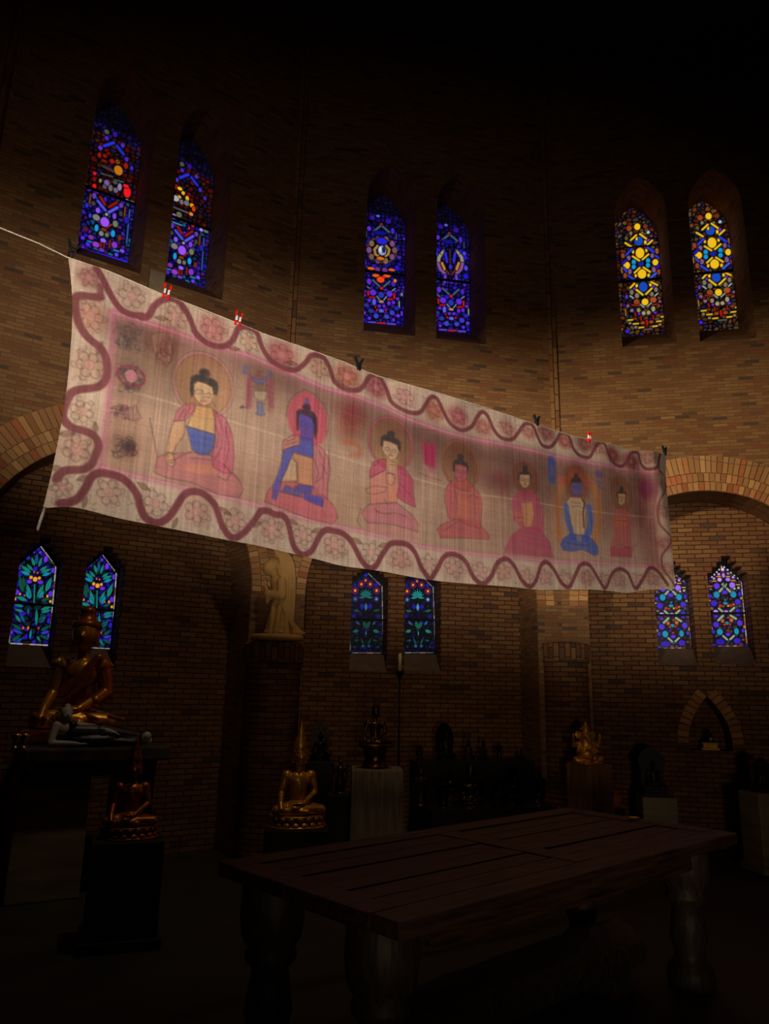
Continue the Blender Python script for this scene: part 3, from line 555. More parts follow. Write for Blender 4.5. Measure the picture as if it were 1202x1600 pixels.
def glass_fern(t, bright=1.):
    wc = [(150, 150, 120), (100, 94, 90), (160, 120, 130), (96, 88, 80)]; k_ = lambda c: tuple(x*bright for x in c)
    dashes(t, [(114, 250), (120, 965)], 10, wc, 9); dashes(t, [(474, 250), (488, 965)], 10, wc, 9); dashes(t, [(140, 992), (466, 992)], 9, wc, 4); dashes(t, [(320, 108), (460, 248)], 9, wc, 3)
    for x, y, s_ in ((293, 190, .8), (247, 232, 1.05), (344, 232, 1.05), (178, 302, 1.1), (415, 302, 1.1)):
        t.e(x, y, 36*s_, 40*s_, (70, 22, 116)); t.e(x, y, 25*s_, 28*s_, (110, 18, 18), 3); t.e(x, y, 11*s_, 13*s_, (244, 150, 50), 0)
    t.e(293, 132, 20, 18, (30, 24, 190)); t.e(410, 240, 22, 22, (24, 22, 140)); t.e(175, 240, 20, 20, (20, 20, 120))
    for a in range(-4, 5): t.leaf(296, 372, 296+84*math.sin(a*.38), 372-92*math.cos(a*.38)+(14 if abs(a) > 3 else 0), 18, k_((20, 116, 96) if a % 2 else (24, 120, 130)))
    t.e(178, 396, 32, 34, (40, 26, 90)); t.e(413, 396, 32, 34, (40, 26, 90)); t.e(178, 396, 14, 16, k_((40, 110, 110)), 0); t.e(413, 396, 14, 16, k_((70, 140, 140)), 0)
    for q in ((258, 505, 250, 440, 44, (24, 26, 150)), (340, 505, 346, 440, 44, (24, 26, 150)), (297, 520, 297, 436, 30, k_((60, 110, 150))), (160, 520, 235, 530, 26, k_((20, 70, 60))), (450, 515, 370, 530, 26, k_((20, 70, 60))), (150, 560, 170, 620, 44, (22, 20, 110)), (440, 560, 425, 620, 44, (26, 20, 110)), (185, 640, 235, 685, 22, k_((40, 70, 120))), (405, 640, 365, 685, 22, k_((40, 70, 120))), (270, 640, 298, 730, 36, k_((16, 70, 60))), (335, 640, 306, 730, 36, k_((16, 70, 60))), (215, 740, 150, 760, 34, k_((24, 90, 80))), (375, 740, 448, 765, 34, k_((24, 96, 84))), (298, 800, 298, 740, 14, k_((50, 100, 130))), (220, 850, 160, 860, 20, k_((14, 56, 50))), (370, 850, 430, 860, 20, k_((14, 56, 50))), (270, 900, 240, 820, 16, k_((16, 66, 56))), (320, 900, 356, 820, 16, k_((16, 66, 56)))): t.leaf(*q)
    t.e(265, 915, 16, 18, k_((16, 70, 90))); t.e(330, 915, 16, 18, k_((16, 60, 90))); t.e(170, 925, 12, 12, (40, 44, 50)); t.e(430, 925, 12, 12, (40, 44, 50))
def glass_rose(t):
    vi, cy, pg, og, rd, lv = (86, 44, 220), (20, 142, 180), (150, 166, 140), (236, 146, 36), (180, 50, 24), (190, 150, 240)
    dashes(t, [(622, 318), (670, 880)], 9, [(170, 130, 190), (200, 190, 210), (200, 90, 40)], 9); dashes(t, [(944, 290), (996, 868)], 9, [(170, 130, 190), (200, 190, 210), (210, 110, 30)], 9); dashes(t, [(730, 892), (940, 888)], 8, [(190, 180, 150), (180, 60, 20)], 6)
    for k in range(5): t.e(760-k*22, 156+k*23, 8, 8, (215, 205, 190), 2); t.e(785+k*32, 156+k*25, 8, 8, (225, 215, 200), 2)
    for x, y, rx, ry, c in ((770, 178, 15, 17, (236, 206, 252)), (735, 222, 14, 12, lv), (778, 232, 14, 22, (176, 124, 252)), (820, 215, 12, 12, (150, 120, 170)), (742, 272, 20, 18, (206, 156, 252)), (820, 270, 22, 18, (160, 120, 250)), (690, 262, 14, 12, (170, 130, 200)), (868, 250, 12, 12, lv), (715, 331, 28, 28, (96, 54, 226)), (860, 323, 28, 28, (160, 108, 244)), (785, 330, 16, 16, pg), (790, 390, 26, 18, vi), (714, 412, 28, 31, cy), (870, 409, 28, 31, cy), (658, 426, 16, 18, (64, 34, 210)), (930, 406, 15, 20, (64, 34, 210)), (690, 490, 30, 28, (64, 36, 196)), (912, 480, 28, 28, (70, 40, 200)), (796, 492, 22, 14, (24, 140, 165)), (750, 515, 18, 14, rd), (846, 512, 16, 14, rd), (796, 460, 12, 10, (40, 110, 140)), (775, 520, 12, 10, rd), (822, 515, 10, 10, og), (872, 502, 12, 12, (190, 90, 30)), (670, 540, 14, 14, (120, 90, 60)), (707, 570, 22, 16, lv), (803, 570, 20, 14, (170, 130, 230)), (912, 562, 22, 20, (60, 40, 190)), (930, 515, 14, 16, (70, 66, 70)), (708, 612, 20, 14, (90, 40, 180)), (912, 600, 20, 12, (60, 30, 190)), (812, 678, 25, 15, (24, 140, 165)), (770, 655, 16, 18, (190, 96, 30)), (852, 650, 18, 18, (190, 96, 40)), (790, 690, 14, 10, rd), (840, 685, 12, 10, rd), (825, 625, 16, 10, (150, 60, 50)), (710, 690, 27, 27, (80, 40, 210)), (930, 676, 26, 28, (84, 50, 206)), (745, 757, 28, 31, cy), (900, 752, 22, 31, cy), (686, 755, 15, 20, (60, 34, 190)), (960, 746, 13, 18, (66, 44, 230)), (822, 780, 22, 16, vi), (820, 745, 12, 8, rd), (750, 850, 42, 26, (44, 20, 170)), (905, 840, 32, 26, (56, 28, 200)), (825, 838, 15, 16, (30, 76, 90)), (690, 880, 24, 10, (60, 20, 170)), (975, 710, 12, 16, (210, 120, 30)), (665, 725, 14, 12, (150, 130, 100)), (945, 445, 14, 10, (150, 150, 100)), (660, 360, 14, 12, (90, 90, 100)), (918, 348, 12, 12, (170, 170, 150)), (880, 355, 10, 10, (200, 180, 140)), (962, 830, 14, 10, (110, 60, 40))): t.e(x, y, rx, ry, c)
    for q in ((715, 243, 750, 243, 11, og), (805, 243, 835, 243, 11, og), (680, 286, 708, 286, 11, og), (852, 280, 885, 280, 11, og), (757, 199, 790, 200, 10, rd), (640, 335, 672, 333, 11, (220, 100, 20)), (900, 318, 928, 320, 10, (230, 170, 40)), (742, 382, 765, 356, 22, pg), (812, 356, 840, 384, 22, pg), (765, 318, 775, 308, 14, pg), (795, 345, 805, 312, 12, pg), (736, 540, 768, 568, 21, pg), (878, 534, 842, 566, 21, pg), (773, 608, 730, 650, 22, pg), (845, 606, 894, 636, 22, pg), (776, 796, 812, 828, 19, pg), (876, 794, 842, 826, 19, pg), (633, 470, 655, 465, 12, og)): t.l(*q)

wn = [0]
def window(F, poly, bounds, draw, d, bars, sill, pal, cell, prep=None, frame_poly=None):
    """stained-glass light: lead-and-iron backing (root), pane, bars and its sloping sill"""
    wn[0] += 1
    fr = struct(slab('window_%d' % wn[0], frame_poly or poly, [], d+.012, d+.05, IRON, F))
    u0, u1, v0, v1 = bounds; cv = Canvas(u0, u1, v0, v1, (v1-v0)/230, BLACK, (u1-u0)/100)
    if prep: prep(cv)
    else: fill(cv, pal, cell, .008)
    draw(cv)
    X, Y = np.meshgrid(cv.X, cv.Y); ins = np.zeros(X.shape, bool)
    for i in range(len(poly)):
        (ax, ay), (bx, by) = poly[i], poly[(i+1) % len(poly)]
        if ay != by: ins ^= ((ay > Y) != (by > Y)) & (X < (bx-ax)*(Y-ay)/(by-ay)+ax)
    P = np.stack([X, np.full(X.shape, d), Y], -1)
    me = color_grid('pane', P, lin_a(cv.a)*.9, ins); link('pane', me, GLASS, fr)
    for v, th in bars: 
        bm = bmesh.new(); box_bm(bm, ((u0+u1)/2, d-.008, v), (u1-u0, .012, th)); link('glazing_bar', bm_mesh(bm, 'bar', False), IRON, fr)
    if sill: wedge('sill', F, *sill, fr)
    return fr
def upper(F, i, draw, bars, pal, prep=None):
    a, b = UW[i]; g = gothic(a, b, UG, US)
    window(F, g, (a, b, UG, US+.53), draw, UD, bars, (a, b, 0.0, UB, UD, UG+.03, BRICK), pal, .055, prep)
DUP = UW[1][0]-UW[0][0]
blues = [(40, 24, 190), (30, 16, 140), (60, 30, 190), (20, 14, 100), (70, 36, 180), (24, 34, 120)]
nights = [(36, 22, 150), (60, 26, 150), (90, 20, 30), (20, 20, 110), (30, 14, 90), (70, 30, 20)]
golds = [(96, 44, 20), (84, 70, 50), (44, 28, 80), (112, 66, 28), (84, 30, 18), (50, 50, 54)]
def pre_night(cv): fill(cv, blues+[(20, 80, 130), (90, 30, 130)], .052, .008); fill(cv, [(90, 14, 10), (60, 12, 12), (30, 20, 60), (70, 30, 16)], .052, .008, (6.62, 7.32)); fill(cv, [(24, 14, 70), (14, 10, 40), (30, 18, 90)], .052, .008, (7.30, 7.42)); fill(cv, [(12, 8, 36), (8, 6, 22)], .052, .008, (7.42, 7.8))  # upper bands darkened: the fade to black is painted into the glass
def pre_deep(cv): fill(cv, blues, .052, .008); fill(cv, [(24, 14, 110), (18, 14, 80), (34, 18, 120)], .052, .008, (7.2, 7.42)); fill(cv, [(14, 8, 50), (10, 8, 36)], .052, .008, (7.42, 7.8))  # top glass colours dimmed to paint in the same fade to black
def vof(F, x, y, d=UD): return F.uv(x, y, d)[1]
upper(L_, 0, lambda cv: glass_night(Tr(cv, L_, UD, 110, 180, 5.008)), [(vof(L_, 170, 305), .03)], nights, pre_night)
def lc(F, px, py): return F.uv(px, py, UD)
_a = lc(L_, 110+283/5.008, 180+776/5.008); _b = lc(L_, 110+885/5.008, 180+1000/5.008)
upper(L_, 1, lambda cv: glass_night(Tr(cv, L_, UD, 110, 180, 5.008, _b[0]-_a[0], _b[1]-_a[1]), True), [(vof(L_, 300, 350), .03)], nights, pre_night)
upper(M_, 0, lambda cv: glass_deep(Tr(cv, M_, UD, 540, 310, 5.008)), [(vof(M_, 598, 427), .03)], blues, pre_deep)
_a = lc(M_, 540+283/5.008, 310+703/5.008); _b = lc(M_, 540+828/5.008, 310+765/5.008)
upper(M_, 1, lambda cv: glass_deep(Tr(cv, M_, UD, 540, 310, 5.008, _b[0]-_a[0], _b[1]-_a[1]), True), [(vof(M_, 705, 439), .03)], blues, pre_deep)
upper(R_, 0, lambda cv: glass_gold(Tr(cv, R_, UD, 940, 310, 4.808)), [(vof(R_, 1003, 438), .03), (vof(R_, 995, 386), .012)], golds)
_a = lc(R_, 940+328/4.808, 310+778/4.808); _b = lc(R_, 940+880/4.808, 310+706/4.808)
upper(R_, 1, lambda cv: glass_gold(Tr(cv, R_, UD, 940, 310, 4.808, _b[0]-_a[0], _b[1]-_a[1])), [(vof(R_, 1118, 426), .03)], golds)
def lower(F, key, i, draw, barpx, pal, cell):
    u0, u1, v0, vs, va = NW[key][i]; c = (u0+u1)/2
    pl = [(u0, v0), (u1, v0), (u1, vs), (c, va), (u0, vs)]
    window(F, pl, (u0, u1, v0, va), draw, NG, [(F.uv(*barpx, NG)[1], .022)], (u0-.011, u1+.011, ND, v0-.199, NG+.01, v0-.005, PLASTER), pal, cell, None, steps(u0-.011, u1+.011, v0-.1, vs+.01, va+.049))
def slide(F, p, q): a = F.uv(*p, NG); b = F.uv(*q, NG); return b[0]-a[0], b[1]-a[1]
lily = [(30, 20, 150), (18, 16, 110), (10, 50, 60), (40, 24, 170), (8, 40, 50)]
lower(L_, 'left', 0, lambda cv: glass_lily(Tr(cv, L_, NG, 0, 830, 5.724)), (50, 944), lily, .05)
lower(L_, 'left', 1, lambda cv: glass_lily(Tr(cv, L_, NG, 0, 830, 5.724, *slide(L_, (315/5.724, 830+430/5.724), (873/5.724, 830+487/5.724)))), (150, 952), lily, .05)
fern = [(12, 12, 60), (8, 24, 30), (14, 14, 80), (6, 16, 20)]
lower(M_, 'middle', 0, lambda cv: glass_fern(Tr(cv, M_, NG, 530, 880, 7.07)), (572, 968), fern, .05)
lower(M_, 'middle', 1, lambda cv: glass_fern(Tr(cv, M_, NG, 530, 880, 7.07, *slide(M_, (530+297/7.07, 880+470/7.07), (530+870/7.07, 880+475/7.07))), 1.35), (654, 968), fern, .05)
rose = [(46, 22, 130), (70, 34, 60), (60, 50, 60), (90, 60, 90), (30, 26, 80)]
lower(R_, 'right', 0, lambda cv: glass_rose(Tr(cv, R_, NG, 1000, 860, 5.95, *slide(R_, (1000+797/5.95, 860+490/5.95), (1000+292/5.95, 860+514/5.95)))), (1050, 961), rose, .045)
lower(R_, 'right', 1, lambda cv: glass_rose(Tr(cv, R_, NG, 1000, 860, 5.95)), (1135, 958), rose, .045)

# ------------------------------------------------------------------ the painted cloth
BA = np.array([-1.57, 3.20, 0.]); BE = np.array([2.56, 6.40, 0.]); BL = float(np.linalg.norm(BE-BA))
BU = (BE-BA)/BL; BN = np.array([BU[1], -BU[0], 0.])              # BN faces the room
def bp(px, py): h = hit(px, py, BA, BN); return ((h-BA)@BU, h[2])   # digitise: photo point -> (along, height) on the cloth
def curve(P, n):
    Q = np.array([bp(*p) for p in P]); D = np.r_[0, np.cumsum(np.hypot(*np.diff(Q, axis=0).T))]; t = np.linspace(0, D[-1], n)
    x = np.stack([np.interp(t, D, Q[:, 0]), np.interp(t, D, Q[:, 1])], -1)
    k = max(1, n//60); pad = np.pad(x, ((k, k), (0, 0)), mode='reflect', reflect_type='odd'); c = np.ones(2*k+1)/(2*k+1)
    return np.stack([np.convolve(pad[:, i], c, 'valid') for i in (0, 1)], -1)
e_top = [(107, 404), (170, 424), (228, 449), (258, 462), (300, 477), (340, 493), (371, 505), (410, 521), (455, 537), (468, 541), (512, 557), (540, 567), (560, 576), (590, 588), (640, 602), (700, 619), (760, 638), (800, 651), (838, 664), (870, 674), (895, 682), (920, 687), (950, 694), (985, 704), (1008, 706), (1041, 710)]
e_bot = [(68, 794), (92, 789), (140, 797), (165, 806), (200, 813), (240, 821), (300, 834), (352, 845), (400, 852), (440, 860), (500, 873), (535, 884), (560, 887), (600, 893), (660, 904), (700, 909), (750, 914), (800, 918), (840, 922), (880, 921), (920, 921), (955, 923), (985, 926), (1015, 921), (1050, 921)]
e_left = [(107, 404), (111, 440), (113, 475), (112, 520), (108, 570), (104, 610), (98, 650), (90, 695), (82, 735), (75, 765), (68, 794)]
e_right = [(1041, 710), (1040, 740), (1041, 790), (1043, 830), (1045, 870), (1048, 900), (1050, 921)]
NS, NT = 1150, 360
cT, cB, cLf, cRt = curve(e_top, NS), curve(e_bot, NS), curve(e_left, NT), curve(e_right, NT)
s_ = np.linspace(0, 1, NS)[None, :, None]; t_ = np.linspace(0, 1, NT)[:, None, None]
G = (1-t_)*cT[None]+t_*cB[None]+(1-s_)*cLf[:, None]+s_*cRt[:, None]-((1-s_)*(1-t_)*cT[0]+s_*(1-t_)*cT[-1]+(1-s_)*t_*cB[0]+s_*t_*cB[-1])
RAW = (212, 187, 164)
cv = Canvas(G[..., 0].min()-.01, G[..., 0].max()+.01, G[..., 1].min()-.01, G[..., 1].max()+.01, .0036, RAW, .0046)
class Z:                                        # a crop of the photo: offset and zoom
    def __init__(s, x0, y0, k): s.x0, s.y0, s.k = x0, y0, k
    def __call__(s, *pts): return [bp(s.x0+x/s.k, s.y0+y/s.k) for x, y in pts]
    def p(s, pts): return [bp(s.x0+x/s.k, s.y0+y/s.k) for x, y in pts]
PX = Z(0, 0, 1)
def mpp(x, y): a = bp(x-3, y); b = bp(x+3, y); c = bp(x, y-3); d = bp(x, y+3); return math.hypot(b[0]-a[0], b[1]-a[1])/6, abs(d[1]-c[1])/6
VINE = (134, 76, 80); INK = (96, 72, 66); PINK = (206, 124, 140)
# stains on the raw cloth
nz = vnoise(cv.H, cv.W, 60, 80)*.5+vnoise(cv.H, cv.W, 22, 30)*.3+vnoise(cv.H, cv.W, 8, 10)*.2
cv.a *= (.90+.18*nz)[..., None]
# the inner field, washed in grey-brown and mauve
F_top = [(177, 489), (260, 516), (350, 545), (395, 559), (440, 579), (476, 595), (512, 608), (552, 619), (604, 638), (636, 656), (706, 679), (781, 695), (846, 709), (916, 723), (967, 733), (1022, 740)]
F_bot = [(156, 731), (256, 755), (386, 787), (470, 808), (560, 829), (620, 845), (660, 854), (753, 868), (846, 877), (963, 882), (1029, 885)]
field = PX.p(F_top+[(1020, 800), (1029, 885)]+F_bot[::-1]+[(163, 670), (171, 600)])
cv.poly(field, (232, 216, 212), 1, 'mul', .012)
for x, y, rx, ry, c, al in ((240, 560, 70, 60, (170, 160, 156), .8), (420, 600, 60, 30, (176, 160, 164), .7), (190, 690, 40, 60, (196, 176, 166), .7), (330, 740, 60, 40, (206, 170, 160), .6), (640, 690, 90, 34, (166, 146, 150), .8), (760, 730, 110, 40, (160, 140, 140), .85), (900, 770, 110, 45, (170, 146, 146), .8), (830, 830, 120, 50, (196, 166, 160), .6), (560, 790, 60, 40, (210, 190, 164), .5), (990, 790, 40, 70, (180, 140, 146), .7), (450, 770, 40, 40, (220, 170, 170), .5)):
    kx, ky = mpp(x, y); cv.ell(bp(x, y), rx*kx, ry*ky, c, al*.62, 'mul', 1.2)
# upper edge of the field is darkest
for dy, al in ((6, .22), (14, .2), (24, .2)): cv.line(PX.p([(x, y+dy) for x, y in F_top]), .10, (176, 140, 160), al, 'mul', .05)
# woven seam across the middle and rosy border lines
cv.line(PX.p([(172, 605), (270, 630), (390, 668), (470, 692), (560, 722), (650, 748), (740, 772), (840, 786), (940, 801), (1020, 808)]), .006, (236, 205, 176), .6, 'mix', .006)
for off, w, al in ((0, .034, .75), (-3, .012, .5)):
    cv.line(PX.p([(x, y+off) for x, y in F_top]), w, (196, 112, 138), al*.9, 'mix', .014); cv.line(PX.p([(x, y+off) for x, y in F_bot]), w*.8, (204, 122, 144), al*.8, 'mix', .012)
cv.line(PX.p([(177, 489), (171, 600), (163, 670), (156, 731)]), .035, (196, 116, 140), .6, 'mix', .015); cv.line(PX.p([(1022, 740), (1020, 800), (1029, 885)]), .02, (170, 100, 110), .6, 'mix', .015)
for L_s in (F_top, F_bot): cv.line(PX.p([(x, y-1) for x, y in L_s]), .006, (240, 196, 190), .5, 'mix', .005)
# flowers, in the border
def flower(x, y, r, pink=.35, petals=6, tone=PINK, seed=0, squash=1.):
    rr = random.Random(int(x*7+y)); kx, ky = mpp(x, y); kx *= squash
    c = bp(x, y)
    if pink: cv.ell(c, r*1.25*kx, r*1.25*ky, tone, pink*.75, 'mul', .9)
    a0 = rr.uniform(0, 1)
    for k in range(petals):
        a = a0+2*math.pi*k/petals; q = rr.uniform(.85, 1.1)
        pts = [(c[0]+kx*r*(math.cos(a)*.68*q+.36*math.cos(b)), c[1]+ky*r*(math.sin(a)*.68*q+.36*math.sin(b))) for b in np.linspace(a-2.1, a+2.1, 9)]
        cv.line(pts, .005, INK, .48, 'mix', .004)
        if rr.random() < .5: cv.line([(c[0]+kx*r*(math.cos(a)*1.1+.22*math.cos(b)), c[1]+ky*r*(math.sin(a)*1.1+.22*math.sin(b))) for b in np.linspace(a-1.6, a+1.6, 7)], .005, INK, .45, 'mix', .004)
    cv.ell(c, r*.36*kx, r*.36*ky, (214, 150, 146), .45, 'mix', .3); cv.ell(c, r*.38*kx, r*.38*ky, (150, 90, 90), .55, 'mix', .12, .14)
def leafmark(x, y, r, a, tone=(176, 140, 104)):
    kx, ky = mpp(x, y); c = bp(x, y); f = lambda s, o: (c[0]+kx*r*(s*math.cos(a)-o*math.sin(a)), c[1]+ky*r*(s*math.sin(a)+o*math.cos(a)))
    o = [f(s, .38*math.sin(math.pi*(s+1)/2)) for s in np.linspace(-1, 1, 8)]+[f(s, -.38*math.sin(math.pi*(s+1)/2)) for s in np.linspace(1, -1, 8)]
    cv.poly(o, tone, .4, 'mul'); cv.line(o, .005, INK, .55, 'mix', .004); cv.line([f(-1, 0), f(1, 0)], .004, INK, .45, 'mix', .004)
for x, y, r, pk in ((170, 770, 19, .2), (242, 787, 19, .15), (306, 800, 18, .4), (365, 813, 17, .3), (425, 827, 17, .35), (477, 836, 16, .25), (526, 852, 16, .35), (580, 863, 15, .15), (627, 873, 15, .5), (672, 882, 14, .2), (711, 887, 14, .35), (748, 891, 12, .3), (783, 894, 12, .45), (820, 901, 11, .3), (851, 902, 11, .4), (884, 903, 10, .2), (916, 903, 10, .5), (945, 905, 9, .2), (972, 905, 10, .4), (1000, 906, 9, .2), (1020, 905, 9, .5)):
    flower(x, y, r, pk, 6 if r > 12 else 5)
for x, y, r, pk, tn in ((207, 463, 19, .25, PINK), (275, 495, 18, .35, (220, 130, 130)), (333, 514, 17, .7, (222, 110, 140)), (389, 533, 14, .25, (220, 160, 120)), (440, 555, 17, .9, (216, 110, 136)), (498, 574, 14, .5, (220, 150, 130)), (543, 588, 15, .95, (210, 116, 110)), (589, 605, 13, .95, (214, 100, 136)), (632, 621, 13, .5, (210, 130, 170)), (678, 641, 12, .9, (206, 112, 100)), (716, 651, 12, .95, (206, 100, 130)), (755, 667, 10, .8, (206, 112, 120)), (793, 670, 10, .7, (214, 120, 140)), (825, 676, 8, .7, (196, 104, 110)), (853, 676, 10, .9, (200, 100, 120)), (883, 690, 8, .9, (196, 96, 100)), (914, 694, 9, .9, (190, 100, 106)), (934, 700, 8, .5, (204, 112, 110)), (958, 711, 9, 1, (200, 90, 104)), (986, 721, 9, 1, (196, 86, 116)), (1010, 716, 8, .6, (204, 120, 130)),
        (138, 434, 13, .8, PINK), (141, 495, 20, .6, (224, 150, 130)), (139, 571, 21, .35, (228, 160, 140)), (127, 643, 18, .2, (228, 180, 140)), (118, 701, 20, .4, (222, 150, 140)), (97, 761, 15, .2, PINK), (1034, 760, 8, .5, PINK), (1032, 800, 8, .4, PINK), (1036, 850, 8, .6, PINK), (1040, 890, 8, .5, PINK)):
    flower(x, y, r, pk, 6 if r > 12 else 5, tn)
for x, y, r, a in ((155, 545, 12, 1.3), (104, 678, 12, .2), (148, 670, 10, 1.7), (88, 731, 11, .1), (130, 748, 11, .4), (224, 760, 11, -.4), (272, 818, 9, 1.2), (132, 785, 9, 1.4), (290, 487, 10, -.3), (252, 498, 10, .2), (310, 523, 11, -.3), (365, 545, 9, .2), (400, 820, 9, .6), (460, 815, 9, -.3), (500, 828, 10, .4), (560, 845, 9, -.4), (600, 852, 9, .4), (350, 800, 10, -.5), (455, 568, 9, .1), (530, 598, 9, 0)): leafmark(x, y, r, a)
# faint scrolling pencil all over the border
for L_e, off in ((e_top, 14), (e_bot, -14), (e_left, 0)):
    for _ in range(46):
        i = random.randrange(len(L_e)-1); f = random.random(); x = L_e[i][0]+(L_e[i+1][0]-L_e[i][0])*f; y = L_e[i][1]+(L_e[i+1][1]-L_e[i][1])*f
        x += (random.uniform(8, 52) if L_e is e_left else 0); y += off*random.uniform(.4, 3.0)*(1-max(0, x-300)/1300); a0 = random.uniform(0, 6); r = random.uniform(3, 7)*(1.1-x/1500)
        cv.line(PX.p([(x+r*math.cos(a0+b), y+r*math.sin(a0+b)) for b in np.linspace(0, 3.2, 8)]), .005, (124, 96, 84), .4, 'mix', .004)
# the running vine
Z60, Z100, Z6, Z4, Z50, Z3, Z7, Z9 = Z(60, 390, 5.928), Z(100, 380, 4.007), Z(350, 480, 4.452), Z(520, 560, 2.1464), Z(50, 640, 4.808), Z(40, 380, 2.3115), Z(380, 780, 4.007), Z(900, 640, 5.333)
v_top = Z60((528, 180), (560, 220), (600, 290), (640, 370), (680, 440), (725, 510), (780, 565), (870, 605), (960, 615)) + Z100((480, 466), (515, 464), (540, 440), (560, 400), (600, 365), (645, 350), (680, 352), (725, 375), (760, 415), (795, 480), (830, 560), (880, 610), (940, 640), (1000, 645), (1045, 620), (1070, 580), (1086, 540), (1110, 525)) + Z6((140, 140), (190, 150), (235, 190), (268, 280), (320, 360), (390, 412), (440, 433), (500, 436), (560, 392), (600, 342), (650, 335), (700, 355), (740, 420), (770, 505), (830, 560), (920, 578), (970, 550), (1010, 487), (1060, 470), (1100, 500), (1140, 580)) + Z4((202, 150), (250, 180), (290, 182), (312, 155), (330, 130), (352, 136), (372, 180), (395, 220), (432, 241), (468, 228), (488, 195), (505, 178), (522, 195), (540, 240), (565, 268), (600, 272), (622, 250), (645, 220), (668, 225), (684, 262), (702, 292), (732, 296), (752, 275), (768, 250), (792, 262), (806, 300), (828, 324), (862, 331), (878, 305), (892, 283), (910, 288), (925, 325), (945, 352), (972, 361), (992, 338), (1000, 318), (1022, 318), (1033, 352), (1050, 372), (1075, 368), (1088, 340), (1096, 318))
v_bot = Z50((205, 702), (270, 700), (340, 670), (400, 590), (440, 512), (490, 482), (570, 485), (660, 510), (730, 560), (788, 640), (812, 730), (845, 805), (900, 845), (960, 850), (1030, 802), (1090, 712), (1140, 642), (1200, 618)) + Z3((640, 908), (680, 950), (705, 1022), (742, 1066), (790, 1042), (838, 982)) + Z7((110, 75), (160, 75), (200, 95), (250, 100), (290, 150), (320, 270), (360, 332), (400, 345), (450, 310), (490, 230), (530, 190), (580, 195), (640, 215), (690, 270), (740, 370), (785, 427), (830, 420), (870, 350), (920, 282), (970, 274), (1030, 285), (1080, 332), (1120, 420), (1165, 485)) + Z4((334, 738), (355, 706), (378, 664), (410, 657), (445, 680), (470, 735), (498, 757), (525, 730), (545, 687), (575, 674), (602, 700), (628, 745), (658, 766), (682, 742), (697, 697), (718, 683), (745, 710), (768, 752), (793, 766), (815, 722), (832, 692), (860, 694), (890, 738), (918, 770), (942, 722), (970, 705), (1000, 720), (1024, 770), (1046, 740), (1066, 703), (1090, 714), (1118, 760))
v_left = Z60((575, 445), (500, 442), (400, 430), (345, 445), (338, 500), (345, 580), (370, 680), (420, 775), (485, 845), (560, 905), (612, 980), (632, 1080), (622, 1190), (570, 1265), (480, 1290), (390, 1298), (310, 1325), (262, 1400), (235, 1470)) + Z50((232, 55), (262, 105), (310, 142), (400, 168), (465, 205), (495, 270), (475, 340), (445, 410), (390, 450), (310, 455), (250, 458), (205, 490), (182, 525))
v_right = Z9((690, 365), (662, 430), (660, 480), (668, 520), (715, 545), (738, 605), (725, 680), (680, 735), (663, 800), (664, 880), (680, 960), (720, 1020), (762, 1075), (740, 1150), (705, 1220), (715, 1320), (770, 1420), (800, 1480))
def smooth(P, k=4):
    P = np.array(P); Q = np.vstack([2*P[0]-P[1], P, 2*P[-1]-P[-2]]); out = []
    for i in range(1, len(Q)-2):
        for t in np.linspace(0, 1, k, endpoint=False):
            a, b, c, d = Q[i-1], Q[i], Q[i+1], Q[i+2]
            out.append(tuple(.5*((2*b)+(c-a)*t+(2*a-5*b+4*c-d)*t*t+(3*b-a-3*c+d)*t**3)))
    return out+[tuple(P[-1])]
def taper(P, w0, w1, col, al):
    P = smooth(P)
    n = len(P)
    for i in range(0, n-1):
        w = w0+(w1-w0)*i/n; cv.line(P[i:i+2], w, col, al, 'mix', .006)
taper(v_top, .032, .028, VINE, .84); taper(v_bot, .036, .032, VINE, .86); taper(v_left, .036, .034, (136, 82, 82), .86); cv.line(smooth(v_right), .022, (140, 80, 70), .8, 'mix', .006)
cv.line(Z60((568, 340), (572, 400), (580, 440)), .034, VINE, .85, 'mix', .006)

# ---- the seven seated figures
cv.grain = np.clip(.62+.30*vnoise(cv.H, cv.W, 70, 3)+.22*vnoise(cv.H, cv.W, 3, 60)+.18*vnoise(cv.H, cv.W, 40, 50)+RNG.normal(0, .07, (cv.H, cv.W)), .3, 1.)
A8 = Z(160, 560, 5.008); B8 = Z(370, 560, 6.153); C8 = Z(540, 600, 5.4636); D8 = Z(740, 640, 5.4636)
BLU, HAIR, ROSE, SKIN, ORNG, CRIM = (74, 94, 180), (60, 58, 62), (200, 96, 120), (222, 178, 132), (220, 140, 96), (196, 60, 104)
def fill_(z, pts, col, al=.7, soft=.008, mode='mix', ink=True):
    P = z.p(pts); cv.poly(P, col, al*.88, mode, soft)
    if ink: cv.line(P+P[:1], .0052, INK, .55, 'mix', .004)
def ink(z, *lines, w=.0052, al=.6, col=INK):
    for l in lines: cv.line(z.p(l), w, col, al, 'mix', .004)
def halo(z, x, y, rx, ry, inner, ring, al_in=.5, al_ring=.6, wd=.09):
    c = z.p([(x, y)])[0]; px, py = z.x0+x/z.k, z.y0+y/z.k; kx, ky = mpp(px, py); rx *= kx/z.k; ry *= ky/z.k
    cv.ell(c, rx, ry, inner, al_in, 'mul', .12); cv.ell(c, rx, ry, ring, al_ring, 'mix', .06, wd); cv.ell(c, rx*1.07, ry*1.06, INK, .5, 'mix', .02, .02); cv.ell(c, rx*.93, ry*.94, INK, .4, 'mix', .02, .02)
